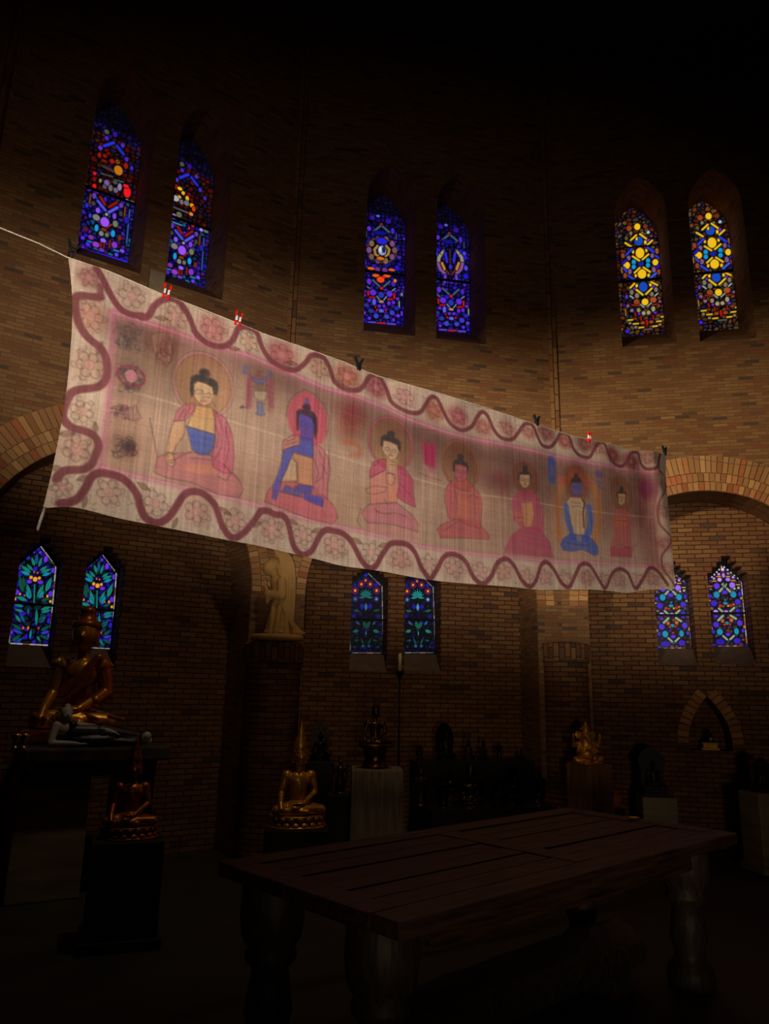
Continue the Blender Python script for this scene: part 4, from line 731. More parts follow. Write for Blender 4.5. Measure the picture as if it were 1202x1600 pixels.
def face(z, x, y, w, h, tilt=0.):
    """brows, lids, nose, mouth in fine ink"""
    ink(z, [(x-w*.42, y-h*.10), (x-w*.25, y-h*.17), (x-w*.06, y-h*.10)], [(x+w*.10, y-h*.06+tilt), (x+w*.28, y-h*.13+tilt), (x+w*.44, y-h*.04+tilt)], [(x-w*.40, y+h*.0), (x-w*.24, y+h*.05), (x-w*.08, y+h*.01)], [(x+w*.12, y+h*.04+tilt), (x+w*.28, y+h*.09+tilt), (x+w*.42, y+h*.05+tilt)], [(x-w*.02, y-h*.10), (x+w*.02, y+h*.18), (x-w*.05, y+h*.23), (x+w*.09, y+h*.24)])
    ink(z, [(x-w*.14, y+h*.36), (x, y+h*.34), (x+w*.15, y+h*.38), (x+w*.02, y+h*.42), (x-w*.14, y+h*.36)], w=.007, al=.7, col=(160, 74, 74))
# 1: earth-touching, blue vest
halo(A8, 795, 205, 222, 250, (240, 214, 180), (204, 130, 150), .7, .5, .06)
fill_(A8, [(430, 770), (500, 750), (700, 735), (840, 760), (1000, 880), (1060, 950), (1097, 1030), (1060, 1095), (900, 1070), (700, 975), (500, 935), (405, 890)], (200, 112, 124), .66)
fill_(A8, [(620, 830), (850, 840), (900, 900), (760, 910), (640, 880)], (226, 150, 104), .5, ink=False)
fill_(A8, [(735, 365), (860, 390), (882, 470), (878, 600), (660, 530), (700, 450)], (226, 176, 112), .75)
fill_(A8, [(560, 490), (650, 485), (645, 590), (575, 690), (548, 750), (490, 775), (500, 700), (525, 590)], (222, 170, 122), .6)
fill_(A8, [(490, 775), (515, 735), (552, 745), (575, 820), (545, 850), (500, 830)], (222, 182, 126), .6)
fill_(A8, [(560, 490), (582, 410), (640, 365), (722, 348), (722, 410), (650, 480)], (204, 98, 122), .74)
fill_(A8, [(862, 400), (960, 470), (1010, 590), (1026, 760), (1012, 900), (940, 900), (860, 850), (850, 760), (880, 640), (878, 480)], (202, 92, 122), .76)
fill_(A8, [(655, 528), (880, 600), (868, 700), (830, 755), (760, 757), (700, 715), (680, 620)], BLU, .95)
fill_(A8, [(715, 195), (750, 175), (790, 185), (865, 225), (872, 300), (845, 358), (800, 372), (748, 340), (716, 290)], (226, 190, 148), .85)
fill_(A8, [(690, 200), (698, 145), (730, 126), (765, 122), (757, 102), (775, 82), (805, 78), (835, 92), (842, 120), (832, 148), (875, 165), (900, 195), (905, 235), (895, 285), (872, 280), (862, 225), (820, 200), (790, 186), (750, 174), (718, 195), (716, 280), (700, 300), (690, 260)], HAIR, .95)
face(A8, 790, 270, 150, 170, 22)
ink(A8, [(640, 400), (600, 470)], [(690, 380), (640, 460)], [(890, 420), (940, 560), (930, 700), (870, 800)], [(960, 540), (985, 700), (950, 860)], [(880, 520), (905, 600), (890, 700)], [(690, 735), (620, 760), (560, 800)], [(690, 780), (790, 790), (840, 800)], [(500, 740), (552, 740)], [(520, 800), (560, 790)], [(515, 820), (565, 812)], [(865, 340), (880, 380)], [(370, 470), (400, 620), (430, 770)], [(1000, 900), (960, 960), (900, 930)], [(940, 830), (1000, 900), (1060, 960)])
# 2: blue figure in a rose mandorla
cv.poly(B8.p([(480, 560), (500, 440), (560, 365), (655, 320), (745, 360), (830, 440), (882, 560), (880, 690), (840, 810), (780, 830), (560, 760), (505, 670)]), (206, 84, 108), .78, 'mix', .012)
ink(B8, [(470, 560), (495, 420), (560, 345), (655, 300), (755, 345), (850, 440), (895, 560), (890, 700)], [(880, 690), (900, 1000)])
fill_(B8, [(290, 1290), (350, 1215), (480, 1165), (750, 1225), (890, 1340), (965, 1430), (990, 1530), (940, 1590), (700, 1530), (450, 1440), (262, 1380)], (204, 92, 112), .72)
fill_(B8, [(530, 900), (745, 955), (745, 1225), (590, 1200), (575, 1000)], (212, 140, 104), .7)
fill_(B8, [(522, 950), (580, 1000), (590, 1175), (425, 1190), (470, 1070)], (226, 190, 144), .6)
fill_(B8, [(750, 810), (830, 850), (890, 940), (917, 1060), (892, 1200), (892, 1350), (770, 1285), (745, 1205), (745, 960)], (196, 98, 120), .66)
fill_(B8, [(430, 885), (440, 800), (520, 745), (612, 733), (605, 835), (520, 858)], (212, 122, 124), .65)
fill_(B8, [(440, 890), (520, 852), (610, 830), (622, 720), (597, 640), (592, 530), (640, 535), (762, 575), (757, 640), (742, 720), (748, 950), (640, 925), (545, 900), (522, 960), (485, 1060), (432, 1170), (412, 1260), (378, 1365), (338, 1345), (348, 1220), (390, 1120), (425, 1000)], (80, 84, 186), .92)
fill_(B8, [(425, 1285), (480, 1218), (530, 1240), (642, 1290), (640, 1332), (480, 1292)], (78, 90, 170), .85)
fill_(B8, [(560, 1240), (600, 1213), (742, 1228), (738, 1292), (640, 1286)], (70, 80, 178), .9); fill_(B8, [(658, 1290), (820, 1322), (852, 1350), (846, 1418), (760, 1390), (658, 1345)], (70, 78, 180), .9)
fill_(B8, [(650, 440), (664, 385), (690, 388), (702, 448)], (84, 92, 180), .85)
fill_(B8, [(572, 600), (573, 510), (600, 490), (635, 492), (630, 465), (650, 442), (695, 442), (715, 465), (712, 500), (750, 520), (778, 570), (783, 690), (768, 775), (752, 730), (752, 640), (725, 575), (690, 555), (610, 528), (594, 560), (592, 690), (578, 690)], (62, 52, 68), .95)
face(B8, 672, 640, 140, 180, 8)
ink(B8, [(480, 800), (560, 770)], [(470, 830), (590, 800)], [(800, 880), (850, 980), (840, 1130), (790, 1180)], [(830, 1010), (880, 1100)], [(760, 960), (800, 1100), (770, 1200)], [(630, 760), (730, 775)], [(590, 1000), (600, 1180)], [(350, 1250), (360, 1330)], [(370, 1250), (380, 1330)], [(390, 1180), (420, 1190)])
# 3: teaching gesture, crimson robe
halo(C8, 392, 505, 175, 218, (240, 214, 170), (182, 84, 108), .6, .72, .09)
fill_(C8, [(200, 1180), (620, 1265), (620, 1330), (200, 1250)], (206, 120, 128), .5, ink=False)
fill_(C8, [(145, 1100), (180, 1050), (220, 1020), (430, 1010), (560, 1110), (622, 1190), (622, 1262), (400, 1200), (190, 1180)], (198, 104, 128), .68)
fill_(C8, [(215, 790), (345, 735), (440, 745), (455, 900), (435, 1015), (220, 1025)], (216, 124, 116), .62)
fill_(C8, [(370, 850), (430, 860), (435, 1000), (380, 990)], (226, 150, 100), .5, ink=False)
fill_(C8, [(350, 610), (440, 645), (442, 760), (350, 735)], (228, 184, 140), .7, ink=False)
fill_(C8, [(213, 790), (213, 740), (240, 665), (300, 640), (350, 640), (347, 730), (220, 800)], CRIM, .68)
fill_(C8, [(440, 690), (520, 740), (577, 820), (577, 930), (602, 1055), (500, 1010), (435, 960), (455, 860)], CRIM, .74)
fill_(C8, [(180, 895), (240, 870), (350, 880), (340, 920), (240, 940), (190, 925)], (214, 136, 124), .5); fill_(C8, [(345, 770), (385, 755), (420, 800), (400, 870), (360, 850)], (224, 168, 130), .5)
fill_(C8, [(325, 480), (380, 490), (445, 520), (452, 580), (432, 645), (385, 645), (340, 600), (320, 560)], (232, 194, 156), .8)
fill_(C8, [(305, 520), (310, 450), (335, 432), (362, 432), (360, 412), (378, 398), (408, 402), (422, 425), (415, 455), (450, 475), (470, 510), (468, 575), (450, 560), (440, 522), (380, 490), (328, 475), (322, 530)], HAIR, .95)
face(C8, 385, 560, 110, 130, 14)
ink(C8, [(270, 1080), (330, 1110), (420, 1100), (520, 1130)], [(250, 700), (290, 660)], [(470, 760), (550, 800)], [(460, 850), (560, 960)], [(350, 760), (420, 770)], [(380, 660), (430, 670)], [(380, 685), (430, 695)], [(140, 1060), (110, 1170), (150, 1230)], [(330, 980), (360, 1030)], [(250, 1060), (280, 1100)])
# 4: russet, rose face
halo(C8, 985, 690, 150, 200, (236, 204, 160), (160, 92, 74), .6, .7, .10)
fill_(C8, [(790, 1240), (830, 1195), (960, 1150), (1140, 1195), (1215, 1290), (1215, 1330), (1080, 1320), (960, 1312), (820, 1312)], (186, 84, 92), .78)
fill_(C8, [(855, 890), (900, 840), (940, 800), (1040, 810), (1100, 880), (1150, 950), (1163, 1030), (1148, 1240), (960, 1160), (890, 1150), (850, 1000)], (194, 92, 92), .78)
fill_(C8, [(960, 970), (1060, 990), (1050, 1140), (960, 1130)], (212, 124, 88), .5, ink=False); fill_(C8, [(880, 850), (960, 850), (940, 1100), (880, 1130)], (196, 84, 110), .35, ink=False)
fill_(C8, [(935, 685), (1042, 702), (1040, 790), (1020, 830), (960, 825), (935, 780)], (198, 100, 122), .8)
fill_(C8, [(917, 740), (917, 670), (940, 645), (962, 642), (955, 615), (970, 596), (1000, 598), (1015, 620), (1005, 650), (1040, 670), (1055, 710), (1050, 755), (1038, 705), (990, 685), (940, 682), (934, 745)], (62, 56, 64), .95)
face(C8, 988, 750, 100, 120, 6); ink(C8, [(930, 880), (960, 1000), (950, 1120)], [(1060, 960), (1100, 940), (1140, 980)], [(850, 1250), (960, 1180)], [(960, 900), (1060, 915)])
# 5: rose robe, ochre front
halo(D8, 437, 590, 112, 145, (220, 170, 150), (160, 76, 76), .6, .55, .14)
fill_(D8, [(245, 1190), (300, 1080), (400, 1000), (560, 1010), (660, 1130), (690, 1260), (560, 1260), (250, 1230)], (182, 70, 104), .72, ink=False)
fill_(D8, [(315, 800), (330, 740), (400, 690), (480, 690), (560, 770), (602, 920), (595, 1060), (400, 1010), (325, 950)], (190, 76, 106), .74, ink=False)
fill_(D8, [(330, 870), (390, 880), (410, 960), (340, 970)], (206, 124, 96), .5, ink=False)
fill_(D8, [(395, 800), (490, 795), (505, 900), (480, 1000), (425, 1005), (400, 900)], (214, 170, 100), .75, ink=False)
fill_(D8, [(385, 555), (472, 555), (468, 640), (440, 672), (410, 668), (386, 630)], (212, 172, 124), .85)
fill_(D8, [(370, 600), (374, 555), (390, 535), (412, 535), (412, 490), (425, 475), (448, 478), (456, 500), (455, 535), (480, 550), (490, 580), (484, 610), (470, 558), (386, 555), (378, 600)], (62, 54, 56), .95)
face(D8, 430, 605, 84, 100, 3); ink(D8, [(400, 820), (410, 960)], [(440, 800), (440, 990)], [(330, 930), (400, 920)], [(400, 700), (460, 705)], [(430, 680), (430, 790)])
# 6: blue body under an ochre arch
cv.line(D8.p([(735, 1080), (718, 900), (730, 720), (790, 600), (880, 545), (985, 600), (1050, 720), (1070, 900), (1040, 1110)]), .085, (190, 116, 66), .6, 'mix', .02)
cv.ell(D8.p([(885, 620)])[0], .16, .16, (206, 130, 120), .55, 'mul', .4)
fill_(D8, [(790, 860), (800, 780), (830, 745), (940, 750), (962, 830), (945, 1080), (850, 1070), (830, 900)], (218, 182, 144), .85)
cv.line(D8.p([(797, 830), (806, 940), (835, 1020), (850, 1090)]), .062, (80, 104, 178), .9, 'mix', .008); cv.line(D8.p([(985, 840), (1002, 940), (985, 1040), (960, 1100)]), .066, (80, 104, 178), .9, 'mix', .008)
fill_(D8, [(748, 1150), (770, 1100), (830, 1060), (950, 1070), (1010, 1105), (1062, 1170), (1066, 1230), (1030, 1248), (930, 1195), (850, 1210), (770, 1200)], (70, 92, 176), .92)
cv.ell(D8.p([(905, 1095)])[0], .03, .03, (150, 130, 130), .8, 'mix', .2)
cv.line(D8.p([(930, 760), (952, 800), (938, 880), (942, 1000)]), .02, (84, 62, 50), .85, 'mix', .006)
fill_(D8, [(836, 620), (930, 622), (934, 715), (885, 735), (848, 720)], (92, 98, 182), .85)
fill_(D8, [(832, 640), (836, 595), (862, 580), (862, 555), (875, 540), (892, 545), (900, 575), (925, 600), (934, 640), (925, 622), (845, 620)], (62, 56, 62), .92)
face(D8, 885, 665, 84, 90, 2); ink(D8, [(840, 790), (920, 800)], [(845, 830), (900, 820), (930, 840)], [(880, 850), (875, 1060)], [(910, 860), (915, 1060)], [(800, 1140), (900, 1160), (1000, 1150)])
# 7: small figure at the far end
halo(Z9, 387, 700, 86, 142, (226, 190, 150), (146, 96, 70), .5, .7, .10)
fill_(Z9, [(300, 1220), (285, 1150), (330, 1050), (310, 960), (312, 860), (360, 820), (430, 830), (482, 900), (470, 1050), (495, 1150), (488, 1230)], (196, 92, 92), .7, ink=False)
fill_(Z9, [(320, 900), (440, 900), (435, 970), (330, 980)], (206, 116, 70), .6, ink=False); fill_(Z9, [(300, 1150), (480, 1140), (490, 1230), (300, 1225)], (180, 72, 100), .6, ink=False)
fill_(Z9, [(355, 695), (418, 695), (415, 770), (390, 800), (362, 780)], (216, 176, 128), .85)
fill_(Z9, [(342, 730), (348, 690), (372, 678), (370, 650), (386, 636), (404, 652), (404, 678), (425, 690), (430, 730), (418, 700), (356, 697)], (66, 60, 58), .92)
face(Z9, 387, 735, 60, 80, 1); ink(Z9, [(330, 920), (440, 930)], [(310, 1150), (380, 1120), (470, 1150)])
# ---- emblems between the figures, and painted fold shade
def scrib(z, x, y, rx, ry, n, al=.55, col=(84, 72, 74)):
    rr = random.Random(int(x+y))
    for _ in range(n):
        a0 = rr.uniform(0, 6.3); cx, cy = x+rr.uniform(-.7, .7)*rx, y+rr.uniform(-.7, .7)*ry; r = rr.uniform(.15, .4); ln = rr.uniform(1.5, 4.5)
        cv.line(z.p([(cx+rx*r*math.cos(a0+b), cy+ry*r*math.sin(a0+b)) for b in np.linspace(0, ln, 8)]), .0055, col, al, 'mix', .004)
def smear(z, x, y, rx, ry, col, al, mode='mul', soft=.9, ang=0.):
    px, py = z.x0+x/z.k, z.y0+y/z.k; kx, ky = mpp(px, py); cv.ell(z.p([(x, y)])[0], rx*kx/z.k, ry*ky/z.k, col, al*(.6 if mode == 'mul' else 1), mode, soft*(1.3 if mode == 'mul' else 1), 0, ang)
smear(Z100, 410, 600, 110, 110, (150, 140, 140), .8); scrib(Z100, 410, 600, 100, 100, 40); fill_(Z100, [(330, 480), (345, 560), (400, 640), (340, 640)], (160, 150, 146), .3)
smear(Z100, 620, 660, 90, 120, (176, 130, 110), .9); fill_(Z100, [(540, 575), (600, 560), (650, 570), (685, 680), (650, 780), (620, 760), (560, 680)], (176, 134, 116), .4); scrib(Z100, 625, 680, 60, 100, 26, .6, (110, 66, 66)); cv.line(Z100((480, 640), (540, 700), (600, 770), (680, 830)), .02, (140, 110, 96), .6, 'mix', .012)
smear(A8, 200, 140, 120, 130, (170, 156, 150), .8); scrib(A8, 210, 150, 130, 130, 50); smear(A8, 222, 142, 46, 50, (206, 132, 142), .9, 'mix', .15); cv.ell(A8.p([(222, 142)])[0], .068, .052, (146, 66, 86), .85, 'mix', .06, .22)
scrib(A8, 140, 420, 70, 60, 22, .6, (110, 66, 76)); fill_(A8, [(155, 400), (230, 385), (262, 370), (275, 425), (305, 465), (240, 490), (170, 470)], (176, 124, 130), .4); ink(A8, [(60, 395), (155, 405)], [(60, 425), (160, 435)], [(200, 390), (205, 480)], [(235, 390), (240, 485)])
smear(A8, 170, 690, 110, 90, (170, 146, 136), .8); scrib(A8, 170, 690, 110, 90, 44, .6); smear(A8, 215, 720, 40, 50, (210, 130, 140), .7)
for x in (100, 112, 126, 140, 300, 312, 326, 340): ink(B8, [(x, 190), (x-2, 330), (x-(10 if x < 200 else -14), 480)], w=.008, al=.6, col=(176, 86, 116))
smear(B8, 118, 320, 30, 150, (206, 140, 156), .7); smear(B8, 325, 360, 32, 170, (206, 140, 156), .7)
fill_(B8, [(130, 165), (165, 190), (210, 205), (255, 195), (288, 175), (280, 225), (240, 245), (190, 240), (150, 210)], (96, 106, 176), .85); fill_(B8, [(192, 420), (258, 430), (250, 510), (268, 540), (220, 555), (178, 535), (195, 510)], (104, 120, 178), .8)
scrib(B8, 205, 160, 40, 50, 14, .6, (140, 80, 80)); scrib(B8, 80, 110, 26, 50, 10, .6, (90, 100, 160)); scrib(B8, 325, 170, 26, 50, 10, .6, (90, 100, 160)); fill_(B8, [(160, 310), (295, 320), (280, 400), (215, 410), (170, 380)], (206, 190, 150), .5); scrib(B8, 60, 470, 36, 14, 8)
for x in range(170, 300, 14): ink(B8, [(x, 250), (x, 310)], w=.004)
smear(C8, 60, 270, 110, 130, (204, 92, 100), .9); scrib(C8, 60, 260, 90, 110, 30, .5, (150, 66, 76)); cv.line(C8((0, 490), (90, 500), (140, 550), (130, 600), (60, 600)), .03, (196, 116, 84), .7, 'mix', .012); smear(C8, 30, 420, 80, 100, (226, 150, 130), .7)
cv.poly(C8.p([(655, 485), (700, 520), (765, 505), (772, 560), (768, 720), (720, 715), (668, 660)]), (188, 50, 96), .8, 'mix', .02); ink(C8, [(680, 500), (690, 690)], [(740, 520), (745, 700)], w=.006, col=(140, 30, 70)); ink(C8, [(630, 760), (700, 790), (820, 825)], [(640, 385), (770, 400)]); cv.line(C8((690, 720), (720, 780), (760, 790)), .03, (220, 140, 150), .6, 'mix', .02)
scrib(D8, 130, 600, 60, 90, 20, .5, (150, 90, 110)); scrib(D8, 240, 610, 50, 110, 18, .5, (160, 80, 100)); smear(D8, 240, 630, 60, 110, (206, 120, 130), .7); smear(D8, 120, 590, 60, 90, (206, 160, 160), .6)
smear(D8, 670, 510, 34, 110, (84, 96, 170), .75, 'mix', .8, -.1); smear(D8, 668, 440, 30, 40, (70, 84, 170), .7, 'mix', .6); smear(D8, 678, 600, 22, 36, (70, 84, 170), .7, 'mix', .6); smear(D8, 745, 600, 24, 30, (190, 90, 90), .7, 'mix', .6)
smear(Z9, 190, 540, 30, 34, (100, 80, 150), .7, 'mix', .6); cv.line(Z9((180, 600), (205, 610), (185, 645), (225, 660)), .016, (90, 90, 150), .7, 'mix', .008); smear(Z9, 100, 615, 22, 26, (180, 80, 100), .7, 'mix', .6)
smear(Z9, 590, 660, 50, 90, (136, 58, 92), .85, 'mix', .8); smear(Z9, 570, 800, 60, 220, (186, 120, 140), .8); smear(Z9, 640, 1150, 70, 200, (180, 120, 130), .7)
cv.line(Z9((470, 1190), (530, 1110), (575, 1020), (610, 900), (630, 760), (640, 600)), .03, (150, 108, 100), .55, 'mix', .02); cv.line(Z9((600, 1250), (640, 1120), (665, 950)), .03, (150, 106, 100), .45, 'mix', .02)  # dark lines paint in the shade of the cloth's folds
cv.grain = None
# weave: threads and slubs
th = np.repeat(RNG.normal(0, 1, (cv.H, 1)), cv.W, 1)*.018+np.repeat(RNG.normal(0, 1, (1, cv.W)), cv.H, 0)*.030+RNG.normal(0, 1, (cv.H, cv.W))*.03
sl = vnoise(cv.H, cv.W, 90, 2.2)-.5
cv.a *= (1+th+.14*sl)[..., None]
def sample(c, U, V):
    fx = np.clip((U-c.x0)/c.sx, 0, c.W-1.001); fy = np.clip((V-c.y0)/c.st, 0, c.H-1.001); i = fx.astype(int); j = fy.astype(int); dx = (fx-i)[..., None]; dy = (fy-j)[..., None]
    a = c.a; return (a[j, i]*(1-dx)+a[j, i+1]*dx)*(1-dy)+(a[j+1, i]*(1-dx)+a[j+1, i+1]*dx)*dy
CC = lin_a(sample(cv, G[..., 0], G[..., 1]))
# shallow billows: the cloth hangs from its clips
U_ = G[..., 0]; tt = t_[..., 0]
bil = .016*np.sin(U_*2.3+.6)*tt+.010*np.sin(U_*6.1+tt*2.2)*(.3+tt)+.006*np.sin(U_*15+3*tt)*(1-tt)**2+.05*np.exp(-((U_-4.95-.25*tt)/.12)**2)*(1-.5*tt)-.03*np.exp(-((U_-.03)/.12)**2)*tt
PP = BA[None, None]+BU[None, None]*U_[..., None]+BN[None, None]*bil[..., None]; PP[..., 2] = G[..., 1]
bann = link('painted_banner', color_grid('banner', PP, CC), CLOTH)
tag(bann, 'long painted cloth banner with seven seated figures strung across the chapel', 'banner')
def cloth_pt(px, py, off=0.): a = bp(px, py); return Vector(BA+BU*a[0]+BN*off+np.array([0, 0, a[1]]))
tube('corner_cord', [cloth_pt(70, 793), cloth_pt(65, 806, .01), cloth_pt(62, 815, .01), cloth_pt(58, 829, .005)], [.006, .007, .007, .006], ROPE, bann)
# line it hangs from
rp = [cloth_pt(-60, 330, .0), cloth_pt(0, 356, 0), cloth_pt(60, 380, 0), cloth_pt(105, 402, 0)] + [cloth_pt(x, y-1, -.004) for x, y in e_top[1:]]
far = R_.p(*R_.uv(1240, 731, -.01), -.01); far2 = cloth_pt(1041, 708, -.004)
rp += [far2.lerp(far, k/4)+Vector((0, 0, -.03*math.sin(math.pi*k/4))) for k in range(1, 5)]
lp = Vector(rp[0]); rp = [lp-Vector(BU)*.9+Vector((0, 0, .02))]+rp
tag(tube('hanging_line', rp, .0035, ROPE, None, 6), 'thin pale cord the painted banner is clipped to', 'cord')
def spring_clip(px, py, mats, lean, label, group, kind='V'):
    """clothes clip: two jaws with handles, and a spring"""
    r = root('spring_clip', cloth_pt(px, py, .006)); r.rotation_euler = (0, lean, math.atan2(BU[1], BU[0])); tag(r, label, 'clip', group)
    for sgn in (-1, 1):
        bm = bmesh.new(); w = .010
        prof = [(sgn*.004, -.035), (sgn*.012, -.034), (sgn*.016, -.008), (sgn*.013, .004), (sgn*.034, .048), (sgn*.026, .052), (sgn*.006, .008), (sgn*.006, -.01)]
        A = [bm.verts.new((x, -w, z)) for x, z in prof]; B = [bm.verts.new((x, w, z)) for x, z in prof]
        bm.faces.new(A); bm.faces.new(B[::-1])
        for i in range(len(A)): bm.faces.new((A[i], B[i], B[(i+1) % len(A)], A[(i+1) % len(A)]))
        bmesh.ops.recalc_face_normals(bm, faces=bm.faces)
        link('jaw', bm_mesh(bm, 'jaw', False), mats[0], r)
    tube('spring', [(.014*math.cos(a), -.013+.026*i/16, .004+.010*math.sin(a)) for i, a in enumerate(np.linspace(0, 12.6, 17))], .0025, mats[1], r, 5)
    return r
for px, py, ln, lb in ((113, 392, .15, 'black spring clip at the left top corner of the banner'), (560, 571, .0, 'black spring clip on the banner edge above the third figure from left'), (838, 659, 0, 'black spring clip on the banner edge beside the brick corner strip'), (1038, 706, 0, 'black spring clip at the right top corner of the banner')):
    c = spring_clip(px, py, (CLIPB, IRON), ln, lb, 'clips along the banner')
for px, py, lb in ((259, 459, 'red clip on the banner edge just below the upper left windows'), (371, 501, 'red clip on the banner edge second of the red ones from left'), (920, 685, 'red clip farthest right on the banner edge')):
    r = root('peg', cloth_pt(px, py, .008)); r.rotation_euler = (0, .1, math.atan2(BU[1], BU[0])); tag(r, lb, 'clip', 'clips along the banner')
    for nm2, z0, z1, m_ in (('tip', .022, .052, CLIPR), ('body', -.006, .022, CLIPW), ('jaw', -.034, -.006, CLIPR)):
        bm = bmesh.new()
        for sgn in (-1, 1): box_bm(bm, (sgn*.009+sgn*abs(z0+z1)*.1, 0, (z0+z1)/2), (.010, .014, z1-z0), 0, .002)
        link(nm2, bm_mesh(bm, nm2, False), m_, r)

# ------------------------------------------------------------------ statues
def sitter(touch=True, gesture=None, slim=1.):
    """a cross-legged seated figure facing -Y, unit height from seat to crown of the head"""
    w = slim; P = [('c', (-.10*w, .02, .09), (-.37*w, -.13, .075), .10, .075), ('c', (.10*w, .02, .09), (.37*w, -.13, .075), .10, .075),
         ('c', (-.37*w, -.13, .07), (.10*w, -.27, .065), .072, .045), ('c', (.37*w, -.13, .075), (-.10*w, -.24, .11), .072, .045), ('e', (0, .0, .10), (.25*w, .2, .10)),
         ('c', (0, .03, .14), (0, .03, .42), .135*w, .155*w), ('e', (0, .01, .47), (.195*w, .11, .13)), ('e', (-.2*w, .03, .535), (.075, .07, .07)), ('e', (.2*w, .03, .535), (.075, .07, .07)),
         ('c', (-.22*w, .03, .53), (-.285*w, .02, .30), .062, .048), ('c', (.22*w, .03, .53), (.285*w, .02, .30), .062, .048),
         ('c', (0, .02, .55), (0, .005, .69), .062, .055), ('e', (0, -.01, .80), (.095, .105, .125)), ('e', (0, -.02, .745), (.075, .085, .075)),
         ('c', (0, -.105, .82), (0, -.135, .775), .012, .02), ('e', (0, -.108, .735), (.028, .014, .009)), ('e', (-.038, -.098, .81), (.024, .012, .010)), ('e', (.038, -.098, .81), (.024, .012, .010)),
         ('c', (-.098, .005, .82), (-.10, .01, .71), .018, .02), ('c', (.098, .005, .82), (.10, .01, .71), .018, .02), ('e', (0, .015, .925), (.055, .055, .05))]
    if gesture == 'lap' or not touch:
        P += [('c', (-.285*w, .02, .30), (-.07, -.20, .19), .047, .034), ('e', (-.02, -.215, .18), (.075, .05, .028))]
    else:
        P += [('c', (-.285*w, .02, .30), (-.31*w, -.15, .18), .047, .036), ('c', (-.31*w, -.15, .18), (-.31*w, -.235, .10), .038, .03)]
        for k in range(4): P.append(('c', (-.345*w+.023*k, -.235, .10), (-.34*w+.02*k, -.25+.008*abs(k-1.5), .03), .0125, .009))
        P.append(('c', (-.275*w, -.215, .125), (-.262*w, -.245, .085), .013, .01))
    P += [('c', (.285*w, .02, .30), (.06, -.20, .185), .047, .034), ('e', (.0, -.225, .175), (.075, .045, .026))]
    for k in range(4): P.append(('c', (-.05, -.205-.02*k, .178), (-.12, -.205-.018*k, .182), .012, .009))
    P.append(('c', (.0, -.20, .19), (-.04, -.195, .215), .013, .01))
    return P
def robe_prims(slim=1.):
    w = slim; P = [('c', (0, .035, .15), (0, .035, .43), .142*w, .163*w), ('e', (.2*w, .03, .53), (.088, .085, .085)), ('c', (.22*w, .03, .53), (.287*w, .025, .31), .072, .062), ('c', (-.12, -.08, .30), (.14, -.06, .60), .03, .04), ('c', (.287*w, .025, .31), (.20*w, -.09, .24), .062, .056)]
    for k in range(6):
        a = -.10+.05*k; P.append(('c', (-.10+.02*k, -.12+.004*k, .24+.02*k), (.12, -.095, .40+.035*k), .009, .009))
    for k in range(4): P.append(('c', (-.30+.2*k, -.20-.03*(k % 2), .14-.01*abs(k-1.5)), (-.18+.2*k, -.26, .10), .02, .016))
    return P
def lotus(name, r, h, m, parent, z=0, n=18, sq=(1.15, .9)):
    """double-tiered lotus seat"""
    o = lathe(name, [(r*1.02, z), (r*1.05, z+h*.10), (r*.92, z+h*.2), (r*.80, z+h*.42), (r*.80, z+h*.55), (r*.95, z+h*.84), (r*.98, z+h*.95), (r*.90, z+h)], m, parent, seg=36, sq=sq)
    bm = bmesh.new()
    for tier, (zz, up) in enumerate(((.30, 1), (.70, -1))):
        for k in range(n):
            a = 2*math.pi*(k+.5*tier)/n; q = bmesh.ops.create_icosphere(bm, subdivisions=2, radius=1)['verts']
            bmesh.ops.scale(bm, verts=q, vec=(r*.16, r*.07, h*.24)); bmesh.ops.rotate(bm, verts=q, cent=(0, 0, 0), matrix=Matrix.Rotation(.35*up, 3, 'X'))
            bmesh.ops.rotate(bm, verts=q, cent=(0, 0, 0), matrix=Matrix.Rotation(a-math.pi/2, 3, 'Z'))
            bmesh.ops.translate(bm, verts=q, vec=(r*.92*math.cos(a)*sq[0], r*.92*math.sin(a)*sq[1], z+h*zz))
    link('petals', bm_mesh(bm, 'petals'), m, o); return o
def spire(name, m, parent, z, r, h, y=0.):
    return lathe(name, [(r, z), (r*1.12, z+h*.05), (r*.95, z+h*.16), (r*.98, z+h*.2), (r*.72, z+h*.34), (r*.76, z+h*.38), (r*.48, z+h*.52), (r*.52, z+h*.55), (r*.26, z+h*.68), (r*.34, z+h*.72), (r*.16, z+h*.78), (r*.10, z+h*.9), (r*.02, z+h)], m, parent, (0, y, 0), 20)
def crown_ring(m, parent, z, r, h, n=7):
    bm = bmesh.new()
    for k in range(n):
        a = 2*math.pi*k/n; q = bmesh.ops.create_cone(bm, segments=6, radius1=r*.36, radius2=.001, depth=h, cap_ends=True)['verts']
        bmesh.ops.scale(bm, verts=q, vec=(1, .4, 1)); bmesh.ops.rotate(bm, verts=q, cent=(0, 0, 0), matrix=Matrix.Rotation(a-math.pi/2, 3, 'Z')); bmesh.ops.translate(bm, verts=q, vec=(r*math.cos(a), r*math.sin(a), z+h*.45))
    q = bmesh.ops.create_cone(bm, segments=24, radius1=r*1.04, radius2=r*1.04, depth=h*.3, cap_ends=True)['verts']; bmesh.ops.translate(bm, verts=q, vec=(0, 0, z))
    return link('crown', bm_mesh(bm, 'crown', False), m, parent)
def face_to(p): return math.atan2(-p[0], p[1]) if True else 0     # turn a figure towards the middle of the room

